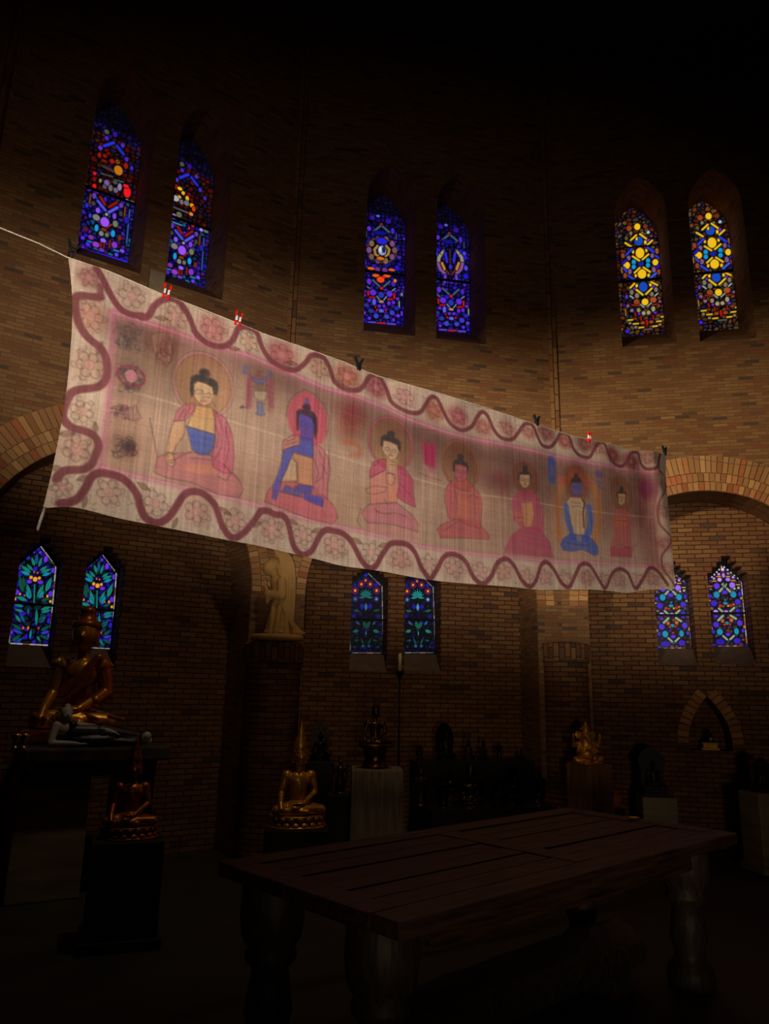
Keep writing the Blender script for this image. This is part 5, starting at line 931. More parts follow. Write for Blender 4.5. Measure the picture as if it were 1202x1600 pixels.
# --- left altar: marble-topped table, the great gilded figure, the pale reclining one
def at(px, py, Y): return spot(px, py, Y)
al_a = at(46, 1166, 5.55); al_b = at(258, 1166, 6.05); ztop = (al_a.z+al_b.z)/2-.01
al_d = Vector((al_b.x-al_a.x, al_b.y-al_a.y, 0)); al_l = al_d.length; al_r = math.atan2(al_d.y, al_d.x); al_d.normalize(); al_n = Vector((-al_d.y, al_d.x, 0))
al_c = (al_a+al_b)/2+al_n*.42
t = root('altar_table', (al_c.x, al_c.y, 0), al_r); tag(t, 'dark marble altar table carrying the great gilded seated figure', 'altar')
box('table_top', (0, 0, ztop-.05), (al_l+.06, .96, .10), MARBLE, t, 0, .015)
box('frieze', (0, 0, ztop-.15), (al_l-.10, .84, .10), MARBLE, t, 0, .008)
for x in (-al_l*.27, al_l*.36): box('leg', (x, 0, (ztop-.2)/2), (.50 if x < 0 else .22, .62, ztop-.2), VEIN if x < 0 else MARBLE, t, 0, .012)
def onalt(px, back): # point on the altar top seen at column px, `back` metres behind its front edge
    f = (px-46)/212.; p = al_a+al_d*al_l*f+al_n*back; return Vector((p.x, p.y, ztop))
gp = onalt(131, .60); hs = .97
t = root('seated_statue', gp, al_r*.35, hs); tag(t, 'largest gilded seated statue, on the altar before the left stained-glass pair', 'statue', 'gilded seated statues')
def lift(P, dz): return [(q[0],)+tuple((c[0], c[1], c[2]+dz) if isinstance(c, tuple) and i < (2 if q[0] == 'c' else 1) else c for i, c in enumerate(q[1:])) for q in P]
big = [q if q[1][2] < .66 else ((q[0], q[1][:2]+(q[1][2],))+tuple(tuple(v*1.12 for v in c) if i == 0 and q[0] == 'e' else c for i, c in enumerate(q[2:]))) for q in sitter(touch=True, slim=.74)]
sculpt('body', lift(big, .10), GOLD, t, .0095, 2)
sculpt('robe', lift(robe_prims(.76), .10), GOLDR, t, .0095, 2)
box('cushion', (0, -.06, .055), (.74, .50, .11), GOLDR, t, 0, .03)
lathe('hair_bun', [(.112, .945), (.128, .965), (.118, .995), (.108, 1.01), (.072, 1.02), (.064, 1.085), (.072, 1.10), (.05, 1.125), (.03, 1.14), (0, 1.145)], GOLDR, t, (0, .01, 0), 26)
for sgn in (-1, 1):                              # flared shoulder ornaments
    bm = bmesh.new()
    for k in range(3):
        q = bmesh.ops.create_cone(bm, segments=8, radius1=.05-.008*k, radius2=.012, depth=.09, cap_ends=True)['verts']; bmesh.ops.rotate(bm, verts=q, cent=(0, 0, 0), matrix=Matrix.Rotation(sgn*1.9, 3, 'Y')); bmesh.ops.translate(bm, verts=q, vec=(sgn*(.215-.01*k), .02, .645-.035*k))
    link('shoulder_ornament', bm_mesh(bm, 'orn'), GOLD, t)
rp_ = onalt(147, .13)
t = root('reclining_statue', rp_, al_r, .775); tag(t, 'white reclining statue in a dark robe lying along the altar front edge', 'statue')
HX = -.31                                        # head end
sculpt('body', [('e', (HX+.03, .02, .315), (.058, .06, .070)), ('e', (HX+.035, -.01, .285), (.045, .05, .05)), ('c', (HX+.03, .02, .25), (HX+.02, .02, .215), .034, .04), ('e', (HX+.03, .02, .385), (.028, .028, .022)), ('c', (HX-.025, .02, .31), (HX-.028, .02, .27), .012, .012), ('c', (HX+.035, -.05, .32), (HX+.037, -.066, .30), .006, .009),
    ('e', (HX+.03, .02, .17), (.085, .065, .075)), ('c', (HX-.05, .02, .20), (HX-.09, -.02, .045), .042, .030), ('c', (HX-.09, -.02, .04), (HX+.15, -.06, .035), .030, .022), ('e', (HX+.19, -.065, .03), (.05, .026, .014)),
    ('c', (HX+.21, -.075, .03), (HX+.265, -.075, .026), .008, .006), ('c', (HX+.21, -.062, .03), (HX+.272, -.062, .026), .008, .006), ('c', (HX+.21, -.05, .03), (HX+.265, -.05, .026), .008, .006), ('c', (HX+.20, -.085, .034), (HX+.235, -.095, .034), .008, .006),
    ('c', (HX+.10, .03, .19), (.02, .0, .17), .05, .04), ('c', (.02, .0, .17), (.14, -.06, .14), .036, .026), ('e', (.16, -.07, .135), (.036, .02, .016)), ('c', (.18, -.08, .13), (.215, -.095, .11), .008, .006), ('c', (.18, -.07, .13), (.222, -.08, .11), .008, .006), ('c', (.175, -.06, .13), (.215, -.065, .112), .008, .006),
    ('c', (.20, .02, .09), (.42, .0, .07), .06, .045), ('c', (.42, .0, .07), (.49, -.02, .075), .04, .035), ('e', (.50, -.03, .095), (.045, .04, .045)), ('c', (.44, .03, .045), (.53, -.005, .05), .04, .035)], WHITE, t, .008, 2)
sculpt('robe', [('c', (HX+.10, .03, .13), (.05, .03, .12), .095, .10), ('c', (.05, .03, .12), (.41, .01, .075), .105, .072), ('e', (.02, .02, .06), (.32, .12, .075)), ('c', (HX+.09, .0, .20), (HX+.02, .04, .10), .05, .06), ('c', (.10, -.04, .10), (.40, -.05, .06), .03, .025), ('c', (.06, -.06, .06), (.38, -.075, .04), .03, .02)], LACQ, t, .009, 2)
cp = onalt(20, .10)
for i, (dx, lb) in enumerate(((0, 'small brass offering cup farthest left on the altar'), (.075, 'small brass offering cup second from the altar end at far left'))):
    p = onalt(28+i*12, .10); t = root('offering_cup', (p.x, p.y, ztop)); tag(t, lb, 'cup', 'offering cups')
    lathe('bowl', [(.016, .03), (.02, .045), (.034, .075), (.037, .10), (.032, .10), (.026, .07), (.004, .05)], BRASS, t, seg=20); lathe('foot', [(.028, 0), (.028, .006), (.010, .014), (.012, .032)], BRASS, t, seg=20)

# --- crowned figures on their own stands
def crowned(loc, sc, rz, label, m, group, extra=None):
    t = root('seated_statue', loc, rz, sc); tag(t, label, 'statue', group)
    sculpt('body', [(q[0],)+tuple((c[0], c[1], c[2]+.16) if isinstance(c, tuple) and i < (2 if q[0] == 'c' else 1) else c for i, c in enumerate(q[1:])) for q in sitter(slim=.86)], m, t, .011, 2)
    lotus('lotus_base', .36, .17, m, t, 0); spire('spire_crown', m, t, 1.06, .10, .40); crown_ring(m, t, 1.03, .10, .09); return t
def stand(label, loc, s, m, rz=0., name='pedestal', bev=.01, group=None, cap=False):
    t = root(name, (loc[0], loc[1], 0), rz); tag(t, label, 'pedestal', group)
    box('block', (0, 0, s[2]/2-(.02 if cap else 0)), (s[0], s[1], s[2]-(.04 if cap else 0)), m, t, 0, bev)
    box('plinth', (0, 0, .03), (s[0]+.05, s[1]+.05, .06), m, t, 0, .006); return t
p = at(200, 1308, 4.95); zf = p.z
stand('low dark pedestal under the crowned figure in front of the altar', p, (.42, .36, zf), DARKWOOD, .35)
crowned((p.x, p.y, zf), .425, .35, 'small crowned gilded statue standing in front of the marble altar', GOLDR, 'gilded seated statues')
p = at(464, 1291, 6.35); zf = p.z
stand('low dark pedestal at the foot of the left brick pier', p, (.50, .42, zf), DARKWOOD, .1)
crowned((p.x, p.y, zf), .56, .25, 'tall-spired gilded statue seated at the foot of the left pier', GOLD, 'gilded seated statues')

# --- kneeling angel on the left pier's capital
ap = at(433, 1001, 7.15); base_z = ap.z; bpy.data.objects['wall_pier_left'].location.z = base_z-2.062
t = root('angel_statue', (ap.x, ap.y, base_z), .1); tag(t, 'sandstone kneeling angel with bowed head on the left brick pier', 'statue')
lathe('plinth', [(.25, 0), (.25, .045), (.235, .055), (0, .055)], SAND, t, seg=32, sq=(1, .72))
sculpt('body', [('e', (.01, 0, .12), (.13, .12, .10)), ('c', (-.01, 0, .10), (.03, .0, .40), .115, .095), ('c', (.06, .0, .09), (.17, .03, .08), .08, .05), ('c', (.03, 0, .40), (.0, .0, .56), .10, .085), ('e', (.0, .0, .57), (.10, .10, .07)),
    ('c', (-.02, 0, .60), (-.07, -.01, .665), .048, .045), ('e', (-.105, -.01, .70), (.072, .066, .078), (.5, 'Y')), ('e', (-.07, -.005, .73), (.075, .072, .066)), ('c', (-.165, -.01, .70), (-.175, -.01, .675), .009, .012), ('e', (-.155, -.01, .65), (.02, .02, .014)),
    ('c', (.02, -.09, .56), (.03, -.11, .42), .05, .047), ('c', (.03, -.11, .42), (-.11, -.05, .44), .048, .042), ('c', (-.11, -.045, .45), (-.145, -.012, .53), .022, .016), ('c', (-.145, -.015, .53), (-.15, -.012, .60), .015, .007), ('c', (-.135, -.02, .53), (-.138, -.014, .59), .012, .006),
    ('c', (.01, .09, .56), (.02, .11, .42), .05, .047), ('c', (.02, .11, .42), (-.11, .05, .44), .048, .042), ('c', (-.11, .045, .45), (-.145, .012, .53), .022, .016), ('c', (-.145, .015, .53), (-.15, .012, .60), .015, .007), ('c', (-.135, .02, .53), (-.138, .014, .59), .012, .006),
    ('c', (-.10, -.06, .44), (-.11, -.05, .36), .04, .02), ('c', (.02, -.09, .36), (-.01, -.12, .07), .024, .03), ('c', (.07, -.07, .34), (.09, -.10, .06), .022, .03), ('c', (-.05, -.06, .34), (-.06, -.09, .06), .022, .03), ('c', (.10, -.02, .20), (.22, .0, .07), .03, .03), ('e', (.20, .02, .075), (.07, .06, .03)), ('e', (.0, 0, .075), (.14, .13, .035))], SAND, t, .0095, 2)
for sgn, nm2 in ((-1, 'wing'), (1, 'wing')):
    bm = bmesh.new(); n = 14
    prof = [(.0, .36), (-.005, .56), (-.01, .68), (-.03, .77), (-.075, .83), (-.085, .855), (-.05, .875), (.02, .865), (.08, .81), (.115, .73), (.135, .60), (.14, .45), (.14, .28), (.135, .12), (.11, .14), (.06, .24)]
    y0 = sgn*.085
    for dy, e in ((-.016, 0), (.016, 1)): pass
    A = [bm.verts.new((x+.015, y0-.024-(.02*sgn*(x-.05)/.1), z)) for x, z in prof]; B = [bm.verts.new((x+.015, y0+.024-(.02*sgn*(x-.05)/.1), z)) for x, z in prof]
    tri = tessellate_polygon([[Vector((x, z, 0)) for x, z in prof]])
    for q in tri: bm.faces.new([A[i] for i in q]); bm.faces.new([B[i] for i in q][::-1])
    for i in range(len(A)): bm.faces.new((A[i], B[i], B[(i+1) % len(A)], A[(i+1) % len(A)]))
    bmesh.ops.recalc_face_normals(bm, faces=bm.faces)
    for k in range(5):                            # feather ridges
        q = bmesh.ops.create_icosphere(bm, subdivisions=2, radius=1)['verts']; bmesh.ops.scale(bm, verts=q, vec=(.013, .012, .20-.02*k)); bmesh.ops.rotate(bm, verts=q, cent=(0, 0, 0), matrix=Matrix.Rotation(-.10+.05*k, 3, 'Y'))
        bmesh.ops.translate(bm, verts=q, vec=(.03+.024*k, y0-.022-.01*sgn*k*.3, .52-.03*k))
    link('wing', bm_mesh(bm, 'wing', False), SAND, t)
sculpt('hair', [('e', (-.06, -.0, .735), (.082, .078, .072)), ('c', (-.02, -.06, .72), (.0, -.05, .64), .03, .03), ('c', (-.02, .06, .72), (.0, .05, .64), .03, .03)], SAND, t, .009, 2)

# --- weathered plinth with the bronze figure on its drum, before the middle windows
pl = at(589, 1200, 6.75); zt = pl.z
stand('tall weathered wooden pedestal below the middle window pair', pl, (.44, .40, zt), GREYWOOD, .05)
t = root('seated_statue', (pl.x-.02, pl.y, zt), .15, .33); tag(t, 'bronze seated statue on a drum stand below the middle windows', 'statue', 'bronze statues')
lathe('drum', [(.34, 0), (.36, .03), (.30, .07), (.27, .24), (.31, .46), (.34, .50), (.34, .54), (0, .54)], BRONZE, t, (0, 0, 0), 28)
sculpt('body', [(q[0],)+tuple((c[0], c[1], c[2]+.60) if isinstance(c, tuple) and i < (2 if q[0] == 'c' else 1) else c for i, c in enumerate(q[1:])) for q in sitter(slim=1.0)], BRONZE, t, .012, 2)
lathe('seat', [(.46, .53), (.48, .56), (.44, .62), (0, .62)], BRONZE, t, (0, -.06, 0), 28, (1, .75)); spire('spire_crown', BRONZE, t, 1.46, .11, .36); crown_ring(BRONZE, t, 1.44, .11, .10)
# candle on its iron stand
cpz = at(625, 1048, 7.35); ct = at(625, 1021, 7.35)
t = root('candle_stand', (cpz.x, cpz.y, 0)); tag(t, 'slender black iron candle stand between the middle windows', 'candle stand')
lathe('base', [(.14, 0), (.14, .02), (.03, .05), (.012, .1)], IRON, t); lathe('shaft', [(.011, .06), (.011, cpz.z*.5), (.02, cpz.z*.5+.02), (.011, cpz.z*.5+.04), (.011, cpz.z-.06)], IRON, t)
lathe('drip_pan', [(.012, cpz.z-.08), (.03, cpz.z-.04), (.045, cpz.z-.012), (.045, cpz.z-.004), (0, cpz.z)], IRON, t)
t = root('candle', cpz); tag(t, 'pale unlit candle on the black iron stand', 'candle')
lathe('wax', [(.017, 0), (.017, ct.z-cpz.z-.008), (.012, ct.z-cpz.z), (0, ct.z-cpz.z-.003)], WAX, t, seg=16); tube('wick', [(0, 0, ct.z-cpz.z-.004), (.001, 0, ct.z-cpz.z+.008)], .0015, IRON, t, 5)

# --- stepped display crowded with dark figurines in the middle niche
c0 = at(648, 1188, 7.75); c1 = at(842, 1188, 8.15); dv = Vector((c1.x-c0.x, c1.y-c0.y, 0)); dl = dv.length; dr = math.atan2(dv.y, dv.x); dv.normalize(); dn = Vector((-dv.y, dv.x, 0))
zb = c0.z; zfr = at(745, 1262, 7.45).z; mid_c = (c0+c1)/2
t = root('display_steps', (mid_c.x, mid_c.y, 0), dr); tag(t, 'dark stepped wooden display holding rows of bronze figurines', 'display stand')
box('upper_step', (-dl*.045, .0, zb/2), (dl*.91+.02, .26, zb), DARKWOOD, t); box('lower_step', (-dl*.045, -.335, zfr/2), (dl*.91+.02, .40, zfr), DARKWOOD, t)
tiny = sitter(slim=.95)
def figurine(kind, loc, h, m, label, rz=0.):
    t = root('figurine', loc, rz); tag(t, label, 'figurine', 'dark figurines on the stepped display')
    if kind == 'seated':
        s = h/1.62; t.scale = (s,)*3
        sculpt('body', [(q[0],)+tuple((c[0], c[1], c[2]+.18) if isinstance(c, tuple) and i < (2 if q[0] == 'c' else 1) else c for i, c in enumerate(q[1:])) for q in tiny], m, t, .02, 1)
        lotus('lotus_base', .38, .2, m, t, 0, 12); spire('spire_crown', m, t, 1.08, .11, .5)
    elif kind == 'standing':
        s = h/1.25; t.scale = (s,)*3
        sculpt('body', [('c', (-.06, 0, .1), (-.07, 0, .5), .06, .08), ('c', (.06, 0, .1), (.07, 0, .5), .06, .08), ('c', (0, 0, .48), (0, 0, .78), .12, .14), ('e', (-.16, 0, .83), (.06, .06, .06)), ('e', (.16, 0, .83), (.06, .06, .06)), ('c', (-.18, 0, .82), (-.24, -.03, .6), .045, .036), ('c', (-.24, -.03, .6), (-.17, -.14, .72), .036, .028), ('e', (-.16, -.15, .75), (.03, .025, .04)),
            ('c', (.18, 0, .82), (.23, 0, .58), .045, .036), ('c', (.23, 0, .58), (.22, -.06, .42), .036, .026), ('e', (.22, -.07, .39), (.025, .03, .04)), ('c', (0, 0, .86), (0, -.01, .96), .045, .045), ('e', (0, -.01, 1.03), (.075, .085, .10)), ('e', (0, -.01, 1.13), (.045, .045, .05)), ('c', (-.06, -.02, .10), (-.06, -.10, .085), .045, .03), ('c', (.06, -.02, .10), (.06, -.10, .085), .045, .03)], m, t, .016, 1)
        sculpt('skirt', [('c', (0, 0, .16), (0, 0, .5), .15, .125), ('c', (-.16, .02, .12), (-.12, 0, .5), .035, .05), ('c', (.16, .02, .12), (.12, 0, .5), .035, .05)], m, t, .016, 1); lathe('base', [(.22, 0), (.22, .03), (.17, .07), (0, .08)], m, t)
    elif kind == 'flame':                        # leaf-shaped aureole behind a seated figure
        s = h/1.5; t.scale = (s,)*3
        sculpt('body', [(q[0],)+tuple((c[0], c[1]-.05, c[2]+.16) if isinstance(c, tuple) and i < (2 if q[0] == 'c' else 1) else c for i, c in enumerate(q[1:])) for q in tiny], m, t, .02, 1)
        lotus('lotus_base', .38, .18, m, t, 0, 12)
        bm = bmesh.new(); prof = [(.42*math.sin(a)*(1 if a < 2.2 else 1.0), .75-.72*math.cos(a)*(1 if a < 1.6 else 1.05)) for a in np.linspace(.25, math.pi, 12)]; prof = prof+[(-x, z) for x, z in prof[::-1][1:]]
        A = [bm.verts.new((x, .14, z)) for x, z in prof]; B = [bm.verts.new((x, .19, z)) for x, z in prof]; bm.faces.new(A); bm.faces.new(B[::-1])
        for i in range(len(A)): bm.faces.new((A[i], B[i], B[(i+1) % len(A)], A[(i+1) % len(A)]))
        bmesh.ops.recalc_face_normals(bm, faces=bm.faces); link('aureole', bm_mesh(bm, 'aureole', False), m, t)
    return t
def on_row(px, z, back):
    f = (px-648)/194.; p = c0+dv*dl*f+dn*back; return Vector((p.x, p.y, z))
ordn = ['first', 'second', 'third', 'fourth', 'fifth', 'sixth', 'seventh', 'eighth', 'ninth']
proto = {}
def place(kind, px, z, back, h, m, label, rz=0.):
    key = (kind, m.name); hh = {'seated': 1.62, 'standing': 1.25, 'flame': 1.5}[kind]
    if key not in proto: proto[key] = figurine(kind, on_row(px, z, back), h, m, label, dr+rz); return
    dup(proto[key], on_row(px, z, back), dr+rz, h/hh, label=label)
for i, (px, k, h, m, d_) in enumerate(((655, 'flame', .15, LACQ, 'small dark red'), (694, 'flame', .36, BLACKB, 'tallest blackened'), (729, 'seated', .26, LACQ, 'dark red spired'), (752, 'seated', .24, BLACKB, 'black spired'), (777, 'standing', .20, BLACKB, 'small black standing'), (812, 'seated', .12, BLACKB, 'smallest black'))):
    place(k, px, zb, -.02, h, m, '%s figurine on the upper step, %s from the weathered pedestal' % (d_, ordn[i]))
for i, (px, k, h, m, d_) in enumerate(((645, 'standing', .36, BRONZE, 'slim standing bronze'), (668, 'standing', .31, BLACKB, 'blackened standing'), (687, 'flame', .30, BRONZE, 'haloed bronze'), (707, 'seated', .44, BRONZE, 'tallest crowned bronze'), (728, 'standing', .36, BLACKB, 'black standing'), (748, 'flame', .26, BLACKB, 'black haloed'), (784, 'flame', .34, BLACKB, 'broad black haloed'), (809, 'seated', .23, BRONZE, 'squat bronze'), (824, 'standing', .33, BLACKB, 'far black standing'))):
    place(k, px, zfr, -.25 if i % 2 == 0 else -.43, h, m, '%s figurine on the lower step, %s from the weathered pedestal' % (d_, ordn[i]), .05*((i*7) % 5-2))
# two dark figures on a shelf between the left pier and the weathered plinth
sA = at(500, 1188, 7.34); sB = at(531, 1240, 7.0)
stand('dark pedestal behind the tall-spired gilded statue', sA, (.26, .24, sA.z), DARKWOOD, .1); stand('small dark pedestal just beside the weathered wooden one', sB, (.22, .22, sB.z), DARKWOOD, .1)
a1 = dup(proto[('flame', 'black_bronze')], sA, .2, .34/1.5, label='black haloed figure on the pedestal behind the tall-spired gilded statue', group='dark figures beside the left pier')
a2 = dup(proto[('standing', 'dark_bronze')], sB, .1, .33/1.25, label='bronze standing figure between the left pier and weathered pedestal', group='dark figures beside the left pier')

# --- right pier: timber block and the golden many-armed seated figure
gp = at(921, 1193, 7.28); zt = gp.z
stand('square brown timber pedestal in front of the right brick pier', gp, (.30, .30, zt), BROWNWOOD, .55)
t = root('seated_statue', (gp.x-.03, gp.y-.02, zt), .1, .36); tag(t, 'golden plump seated statue with raised arms before the right pier', 'statue', 'gilded seated statues')
sculpt('body', [('c', (-.10, .02, .12), (-.33, -.16, .11), .12, .09), ('c', (.10, .02, .12), (.33, -.14, .11), .12, .09), ('c', (-.33, -.16, .09), (-.05, -.30, .07), .085, .06), ('c', (.33, -.14, .11), (.16, -.30, .07), .085, .06), ('e', (-.12, -.33, .06), (.09, .06, .05)), ('e', (.10, -.34, .05), (.07, .09, .045)), ('e', (0, -.02, .26), (.24, .22, .21)), ('c', (0, .02, .30), (0, .02, .52), .19, .17),
    ('e', (0, -.02, .70), (.14, .14, .15)), ('e', (0, -.03, .82), (.10, .10, .09)), ('c', (0, -.13, .68), (.03, -.22, .55), .055, .04), ('c', (.03, -.22, .55), (.01, -.24, .42), .04, .033), ('c', (.01, -.24, .42), (-.07, -.24, .37), .033, .026), ('e', (-.19, .02, .71), (.10, .025, .11)), ('e', (.19, .02, .71), (.10, .025, .11)),
    ('c', (-.18, .03, .50), (-.34, .0, .44), .065, .05), ('c', (-.34, .0, .44), (-.36, -.08, .66), .05, .035), ('e', (-.36, -.09, .71), (.04, .03, .05)), ('c', (.18, .03, .50), (.34, .0, .44), .065, .05), ('c', (.34, .0, .44), (.36, -.08, .66), .05, .035), ('e', (.36, -.09, .71), (.04, .03, .05)),
    ('c', (-.16, -.02, .46), (-.27, -.12, .30), .055, .045), ('c', (-.27, -.12, .30), (-.18, -.26, .30), .045, .032), ('c', (.16, -.02, .46), (.27, -.12, .30), .055, .045), ('c', (.27, -.12, .30), (.16, -.26, .30), .045, .032)], GOLD, t, .014, 2)
lathe('base', [(.40, -.0), (.42, .02), (.40, .05), (0, .06)], GOLDR, t, (0, -.09, 0), 30); spire('crown', GOLD, t, .86, .11, .22, -.03); crown_ring(GOLD, t, .85, .12, .08)
p = at(959, 1262, 7.5); 
t = root('clay_pot', (p.x, p.y, 0)); tag(t, 'small orange clay pot on a low block beside the timber pedestal', 'pot')
lathe('body', [(.045, p.z), (.07, p.z+.03), (.078, p.z+.07), (.066, p.z+.11), (.05, p.z+.125)], CLAY, t); lathe('rim', [(.05, p.z+.122), (.062, p.z+.135), (.06, p.z+.145), (.045, p.z+.14), (.04, p.z+.10)], CLAY, t)
t.location = (p.x, p.y, 0); stand('low dark block carrying the orange clay pot', p, (.16, .16, p.z), DARKWOOD, .2)

# --- arched shrines on stone blocks in the right niche
def shrine(loc, rz, h, label):
    t = root('shrine', loc, rz, h); tag(t, label, 'shrine', 'arched shrines on stone blocks')
    bm = bmesh.new(); prof = [(-.24, .0), (.24, .0), (.24, .58), (.285, .62), (.285, .70), (.25, .80), (.18, .90), (.08, .97), (0, 1.0), (-.08, .97), (-.18, .90), (-.25, .80), (-.285, .70), (-.285, .62), (-.24, .58)]
    A = [bm.verts.new((x, .10, z)) for x, z in prof]; B = [bm.verts.new((x, .18, z)) for x, z in prof]
    bm.faces.new(A); bm.faces.new(B[::-1])
    for i in range(len(A)): bm.faces.new((A[i], B[i], B[(i+1) % len(A)], A[(i+1) % len(A)]))
    bmesh.ops.recalc_face_normals(bm, faces=bm.faces); link('arched_back', bm_mesh(bm, 'back', False), DARKWOOD, t)
    bm = bmesh.new(); box_bm(bm, (0, 0, .04), (.54, .38, .08), 0, .01); box_bm(bm, (0, 0, .11), (.46, .32, .06), 0, .01); box_bm(bm, (0, 0, .17), (.50, .34, .06), 0, .01); link('stepped_base', bm_mesh(bm, 'sb', False), DARKWOOD, t)
    sculpt('figure', [(q[0],)+tuple(((c[0]*.52, c[1]*.52-.01, c[2]*.52+.2) if (isinstance(c, tuple) and i < (2 if q[0] == 'c' else 1)) else (tuple(v*.52 for v in c) if isinstance(c, tuple) and not isinstance(c[1], str) else (c*.52 if isinstance(c, float) else c))) for i, c in enumerate(q[1:])) for q in tiny], LACQ, t, .012, 1)
    return t
p = at(1025, 1243, 7.72); q2 = at(1021, 1166, 7.72)
stand('pale veined stone block under the arched shrine below the right windows', p, (.33, .30, p.z), VEIN, -.10, 'stone_block')
shrine((p.x-.02, p.y-.03, p.z), -.10, (q2.z-p.z), 'dark round-headed shrine with a seated figure below the right windows')
p = at(1190, 1237, 7.25); q2 = at(1190, 1183, 7.25)
stand('pale stone block at the right edge of the picture', p, (.28, .30, p.z), VEIN, .15, 'stone_block')
shrine((p.x, p.y, p.z), -.9, (q2.z-p.z), 'dark round-headed shrine turned sideways at the right edge')
# little figure in the pointed recess
rp0 = R_.p(recess[0]+.01, recess[1], ND+.12)
t = root('figurine', rp0, R_.ang); tag(t, 'tiny dark figurine on a yellow gilt base in the pointed wall recess', 'figurine')
bm = bmesh.new(); box_bm(bm, (0, 0, .012), (.185, .12, .024), 0, .004); box_bm(bm, (0, 0, .045), (.145, .095, .045), 0, .004); box_bm(bm, (0, 0, .074), (.16, .105, .014), 0, .004); link('gilt_base', bm_mesh(bm, 'gb', False), simple('yellow_gilt', (214, 156, 50), .5, .2), t)
fb = sculpt('body', [(q[0],)+tuple(((c[0]*.15, c[1]*.15, c[2]*.15+.08) if (isinstance(c, tuple) and i < (2 if q[0] == 'c' else 1)) else (tuple(v*.15 for v in c) if isinstance(c, tuple) and not isinstance(c[1], str) else (c*.15 if isinstance(c, float) else c))) for i, c in enumerate(q[1:])) for q in tiny], BLACKB, t, .0035, 1)
sculpt('cloth', [('e', (.012, -.03, .115), (.016, .012, .02)), ('c', (.0, -.03, .10), (.02, -.03, .12), .008, .01)], WHITE, t, .0035, 1)

# ------------------------------------------------------------------ the heavy plank table
TA, TB, TC, TD = Vector((.07, 2.64, 0)), Vector((2.05, 4.44, 0)), Vector((1.22, 5.24, 0)), Vector((-.69, 3.44, 0))
tc = (TA+TB+TC+TD)/4; td = ((TB-TA)+(TC-TD)).normalized(); trz = math.atan2(td.y, td.x); TL, TW = 2.66, 1.13
t = root('table', (tc.x, tc.y, 0), trz); tag(t, 'long rustic plank table with thick turned legs in the foreground', 'table')
HT = .78; nb = 6; wfr = .14
for x0, x1 in ((-TL/2+wfr, -.07), (.07, TL/2-wfr)):
    for k in range(nb):
        y = -TW/2+wfr+(TW-2*wfr)*(k+.5)/nb
        box('plank', ((x0+x1)/2, y, HT-.025-random.uniform(0, .007)), (x1-x0-.004, (TW-2*wfr)/nb-.013, .045), TABLEW, t, 0, .005)
for y in (-1, 1): box('edge_board', (0, y*(TW-wfr)/2, HT-.03), (TL-.02, wfr-.004, .06), TABLEW, t, 0, .008)
for x in (-1, 1): box('end_board', (x*(TL-wfr)/2, 0, HT-.028), (wfr-.004, TW-2*wfr-.004, .056), TABLEW, t, 0, .008)
box('cross_board', (0, 0, HT-.026), (.136, TW-2*wfr-.004, .052), TABLEW, t, 0, .006)
for x in (-1, 1): box('apron', (x*(TL/2-.30), 0, HT-.12), (.05, TW-.3, .12), TABLEW, t)
for y in (-1, 1): box('apron', (0, y*(TW/2-.16), HT-.12), (TL-.6, .05, .12), TABLEW, t)
for x in (-1, 1):
    for y in (-1, 1):
        lathe('leg', [(.115, 0), (.125, .03), (.12, .09), (.085, .13), (.075, .16), (.10, .24), (.085, .33), (.075, .40), (.105, .43), (.11, .45), (.095, .47), (.125, .52), (.135, .60), (.13, .70), (.115, .725)], TABLEL, t, (x*(TL/2-(.15 if x < 0 else .21)), y*(TW/2-.23), 0), 24)
p = tc+td*1.24+Vector((-td.y, td.x, 0))*.02
t = root('brass_dish', (p.x, p.y, HT), trz, .6); tag(t, 'tiny glinting brass dish on the far end board of the table', 'dish')
lathe('bowl', [(.022, .006), (.05, .014), (.056, .024), (.052, .024), (.045, .016), (.004, .010)], BRASS, t, seg=24); lathe('foot', [(.024, 0), (.022, .008), (.0, .008)], BRASS, t, seg=20)
# rough squared timber lying under the table
bmn = tc+td*.10
t = root('timber_bench', (bmn.x, bmn.y, 0), trz); tag(t, 'low rough timber bench lying beneath the plank table', 'bench')
bm = bmesh.new(); n = 18; rr = random.Random(4)
rings = []
for i in range(n+1):
    x = -.85+1.7*i/n; prof = []
    for a in np.linspace(0, math.pi, 9): prof.append((x, -.17*math.cos(a)*(1+rr.uniform(-.05, .05)), .17+.11*math.sin(a)*(1+rr.uniform(-.08, .08))))
    prof = [(x, -.16, .10)]+prof+[(x, .16, .10)]; rings.append([bm.verts.new(q) for q in prof])
for a, b in zip(rings, rings[1:]):
    for k in range(len(a)): bm.faces.new((a[k], a[(k+1) % len(a)], b[(k+1) % len(a)], b[k]))
bm.faces.new(rings[0]); bm.faces.new(rings[-1][::-1]); bmesh.ops.recalc_face_normals(bm, faces=bm.faces)
link('beam', bm_mesh(bm, 'beam', False), TABLEL, t)
for x in (-.6, .6): box('foot', (x, 0, .05), (.18, .34, .10), TABLEL, t)

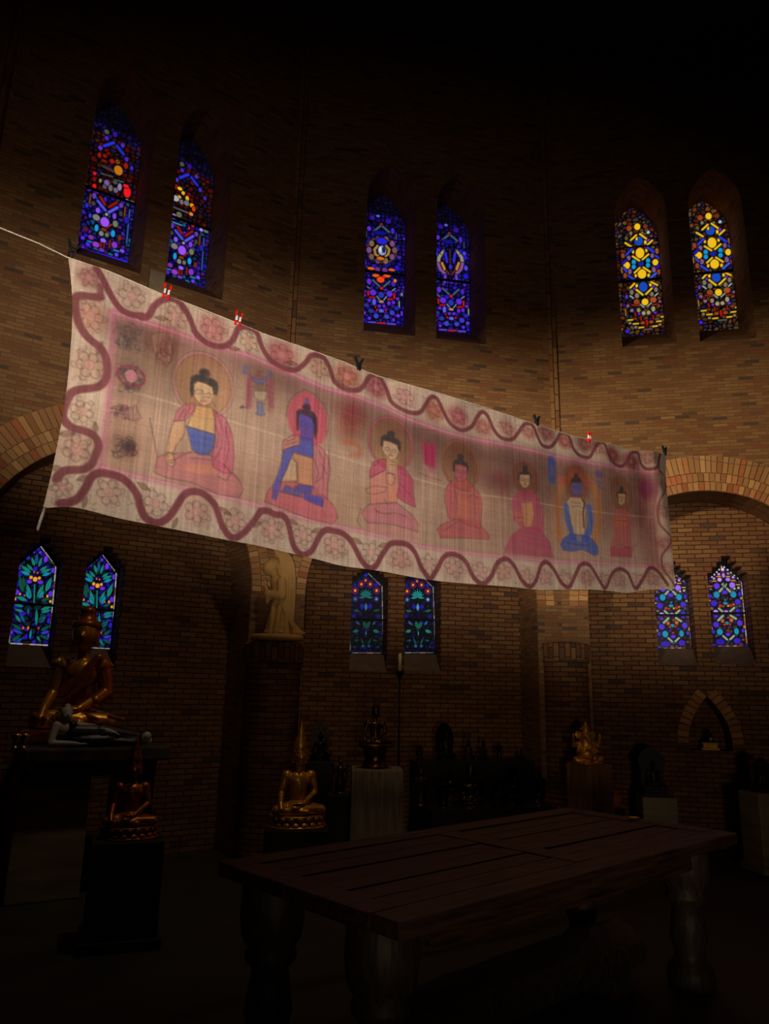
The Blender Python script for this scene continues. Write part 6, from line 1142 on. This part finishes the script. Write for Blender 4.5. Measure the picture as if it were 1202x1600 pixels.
# ------------------------------------------------------------------ light
w = bpy.data.worlds.new('world'); S.world = w; w.use_nodes = True
w.node_tree.nodes['Background'].inputs[0].default_value = (.6, .7, 1, 1); w.node_tree.nodes['Background'].inputs[1].default_value = 0.0
def spotlamp(name, loc, aim, energy, size, angle, blend, col):
    l = bpy.data.lights.new(name, 'SPOT'); l.energy = energy; l.shadow_soft_size = size; l.spot_size = math.radians(angle); l.spot_blend = blend; l.color = col
    o = bpy.data.objects.new(name, l); COL.objects.link(o); o.location = loc
    o.rotation_euler = (Vector(aim)-Vector(loc)).to_track_quat('-Z', 'Y').to_euler(); return o
def oval(o, x, y): o.scale = (x, y, 1); return o
def rolled(o, a): o.rotation_euler = (o.rotation_euler.to_matrix() @ Matrix.Rotation(math.radians(a), 3, 'Z')).to_euler(); return o
LA = rolled(oval(spotlamp('added_spot_banner', (.2, -3.0, .95), spot(540, 705, 6.), 2150, .25, 61, 1., (1., .90, .80)), 1, .31), -18)  # added lamp, unseen behind the camera, its oval shaped along the banner
LB = oval(spotlamp('added_spot_wall', (-4.6, -.2, 5.2), spot(1200, 775, 8.2), 3150, .35, 50, 1., (1., .82, .58)), 1, .40)  # invented lamp with no fixture, brightens the right wall and arch
LC = oval(spotlamp('added_fill_low', (.9, -2.5, .85), spot(1060, 1085, 7.8), 150, .4, 64, 1., (1., .78, .52)), 1, .42)  # weak added fill for the low right side, no lamp stands here
LU = oval(spotlamp('added_wash_upper', (-1.2, -2.6, 1.2), spot(400, 465, 6.5), 185, .3, 74, 1., (1., .80, .56)), 1, .42)  # made-up wash that keeps the upper walls from going black
LD = spotlamp('added_spot_overhead', (.3, 4.3, 8.2), (-.9, 6.7, 1.2), 170, .12, 54, 1., (1., .80, .56))  # added from above to give the gilded statues highlights, no real fixture
S.view_settings.view_transform = 'Standard'; S.view_settings.look = 'None'; S.view_settings.exposure = 0; S.view_settings.gamma = 1; S.view_settings.use_curve_mapping = False
S.cycles.max_bounces = 6; S.cycles.diffuse_bounces = 3
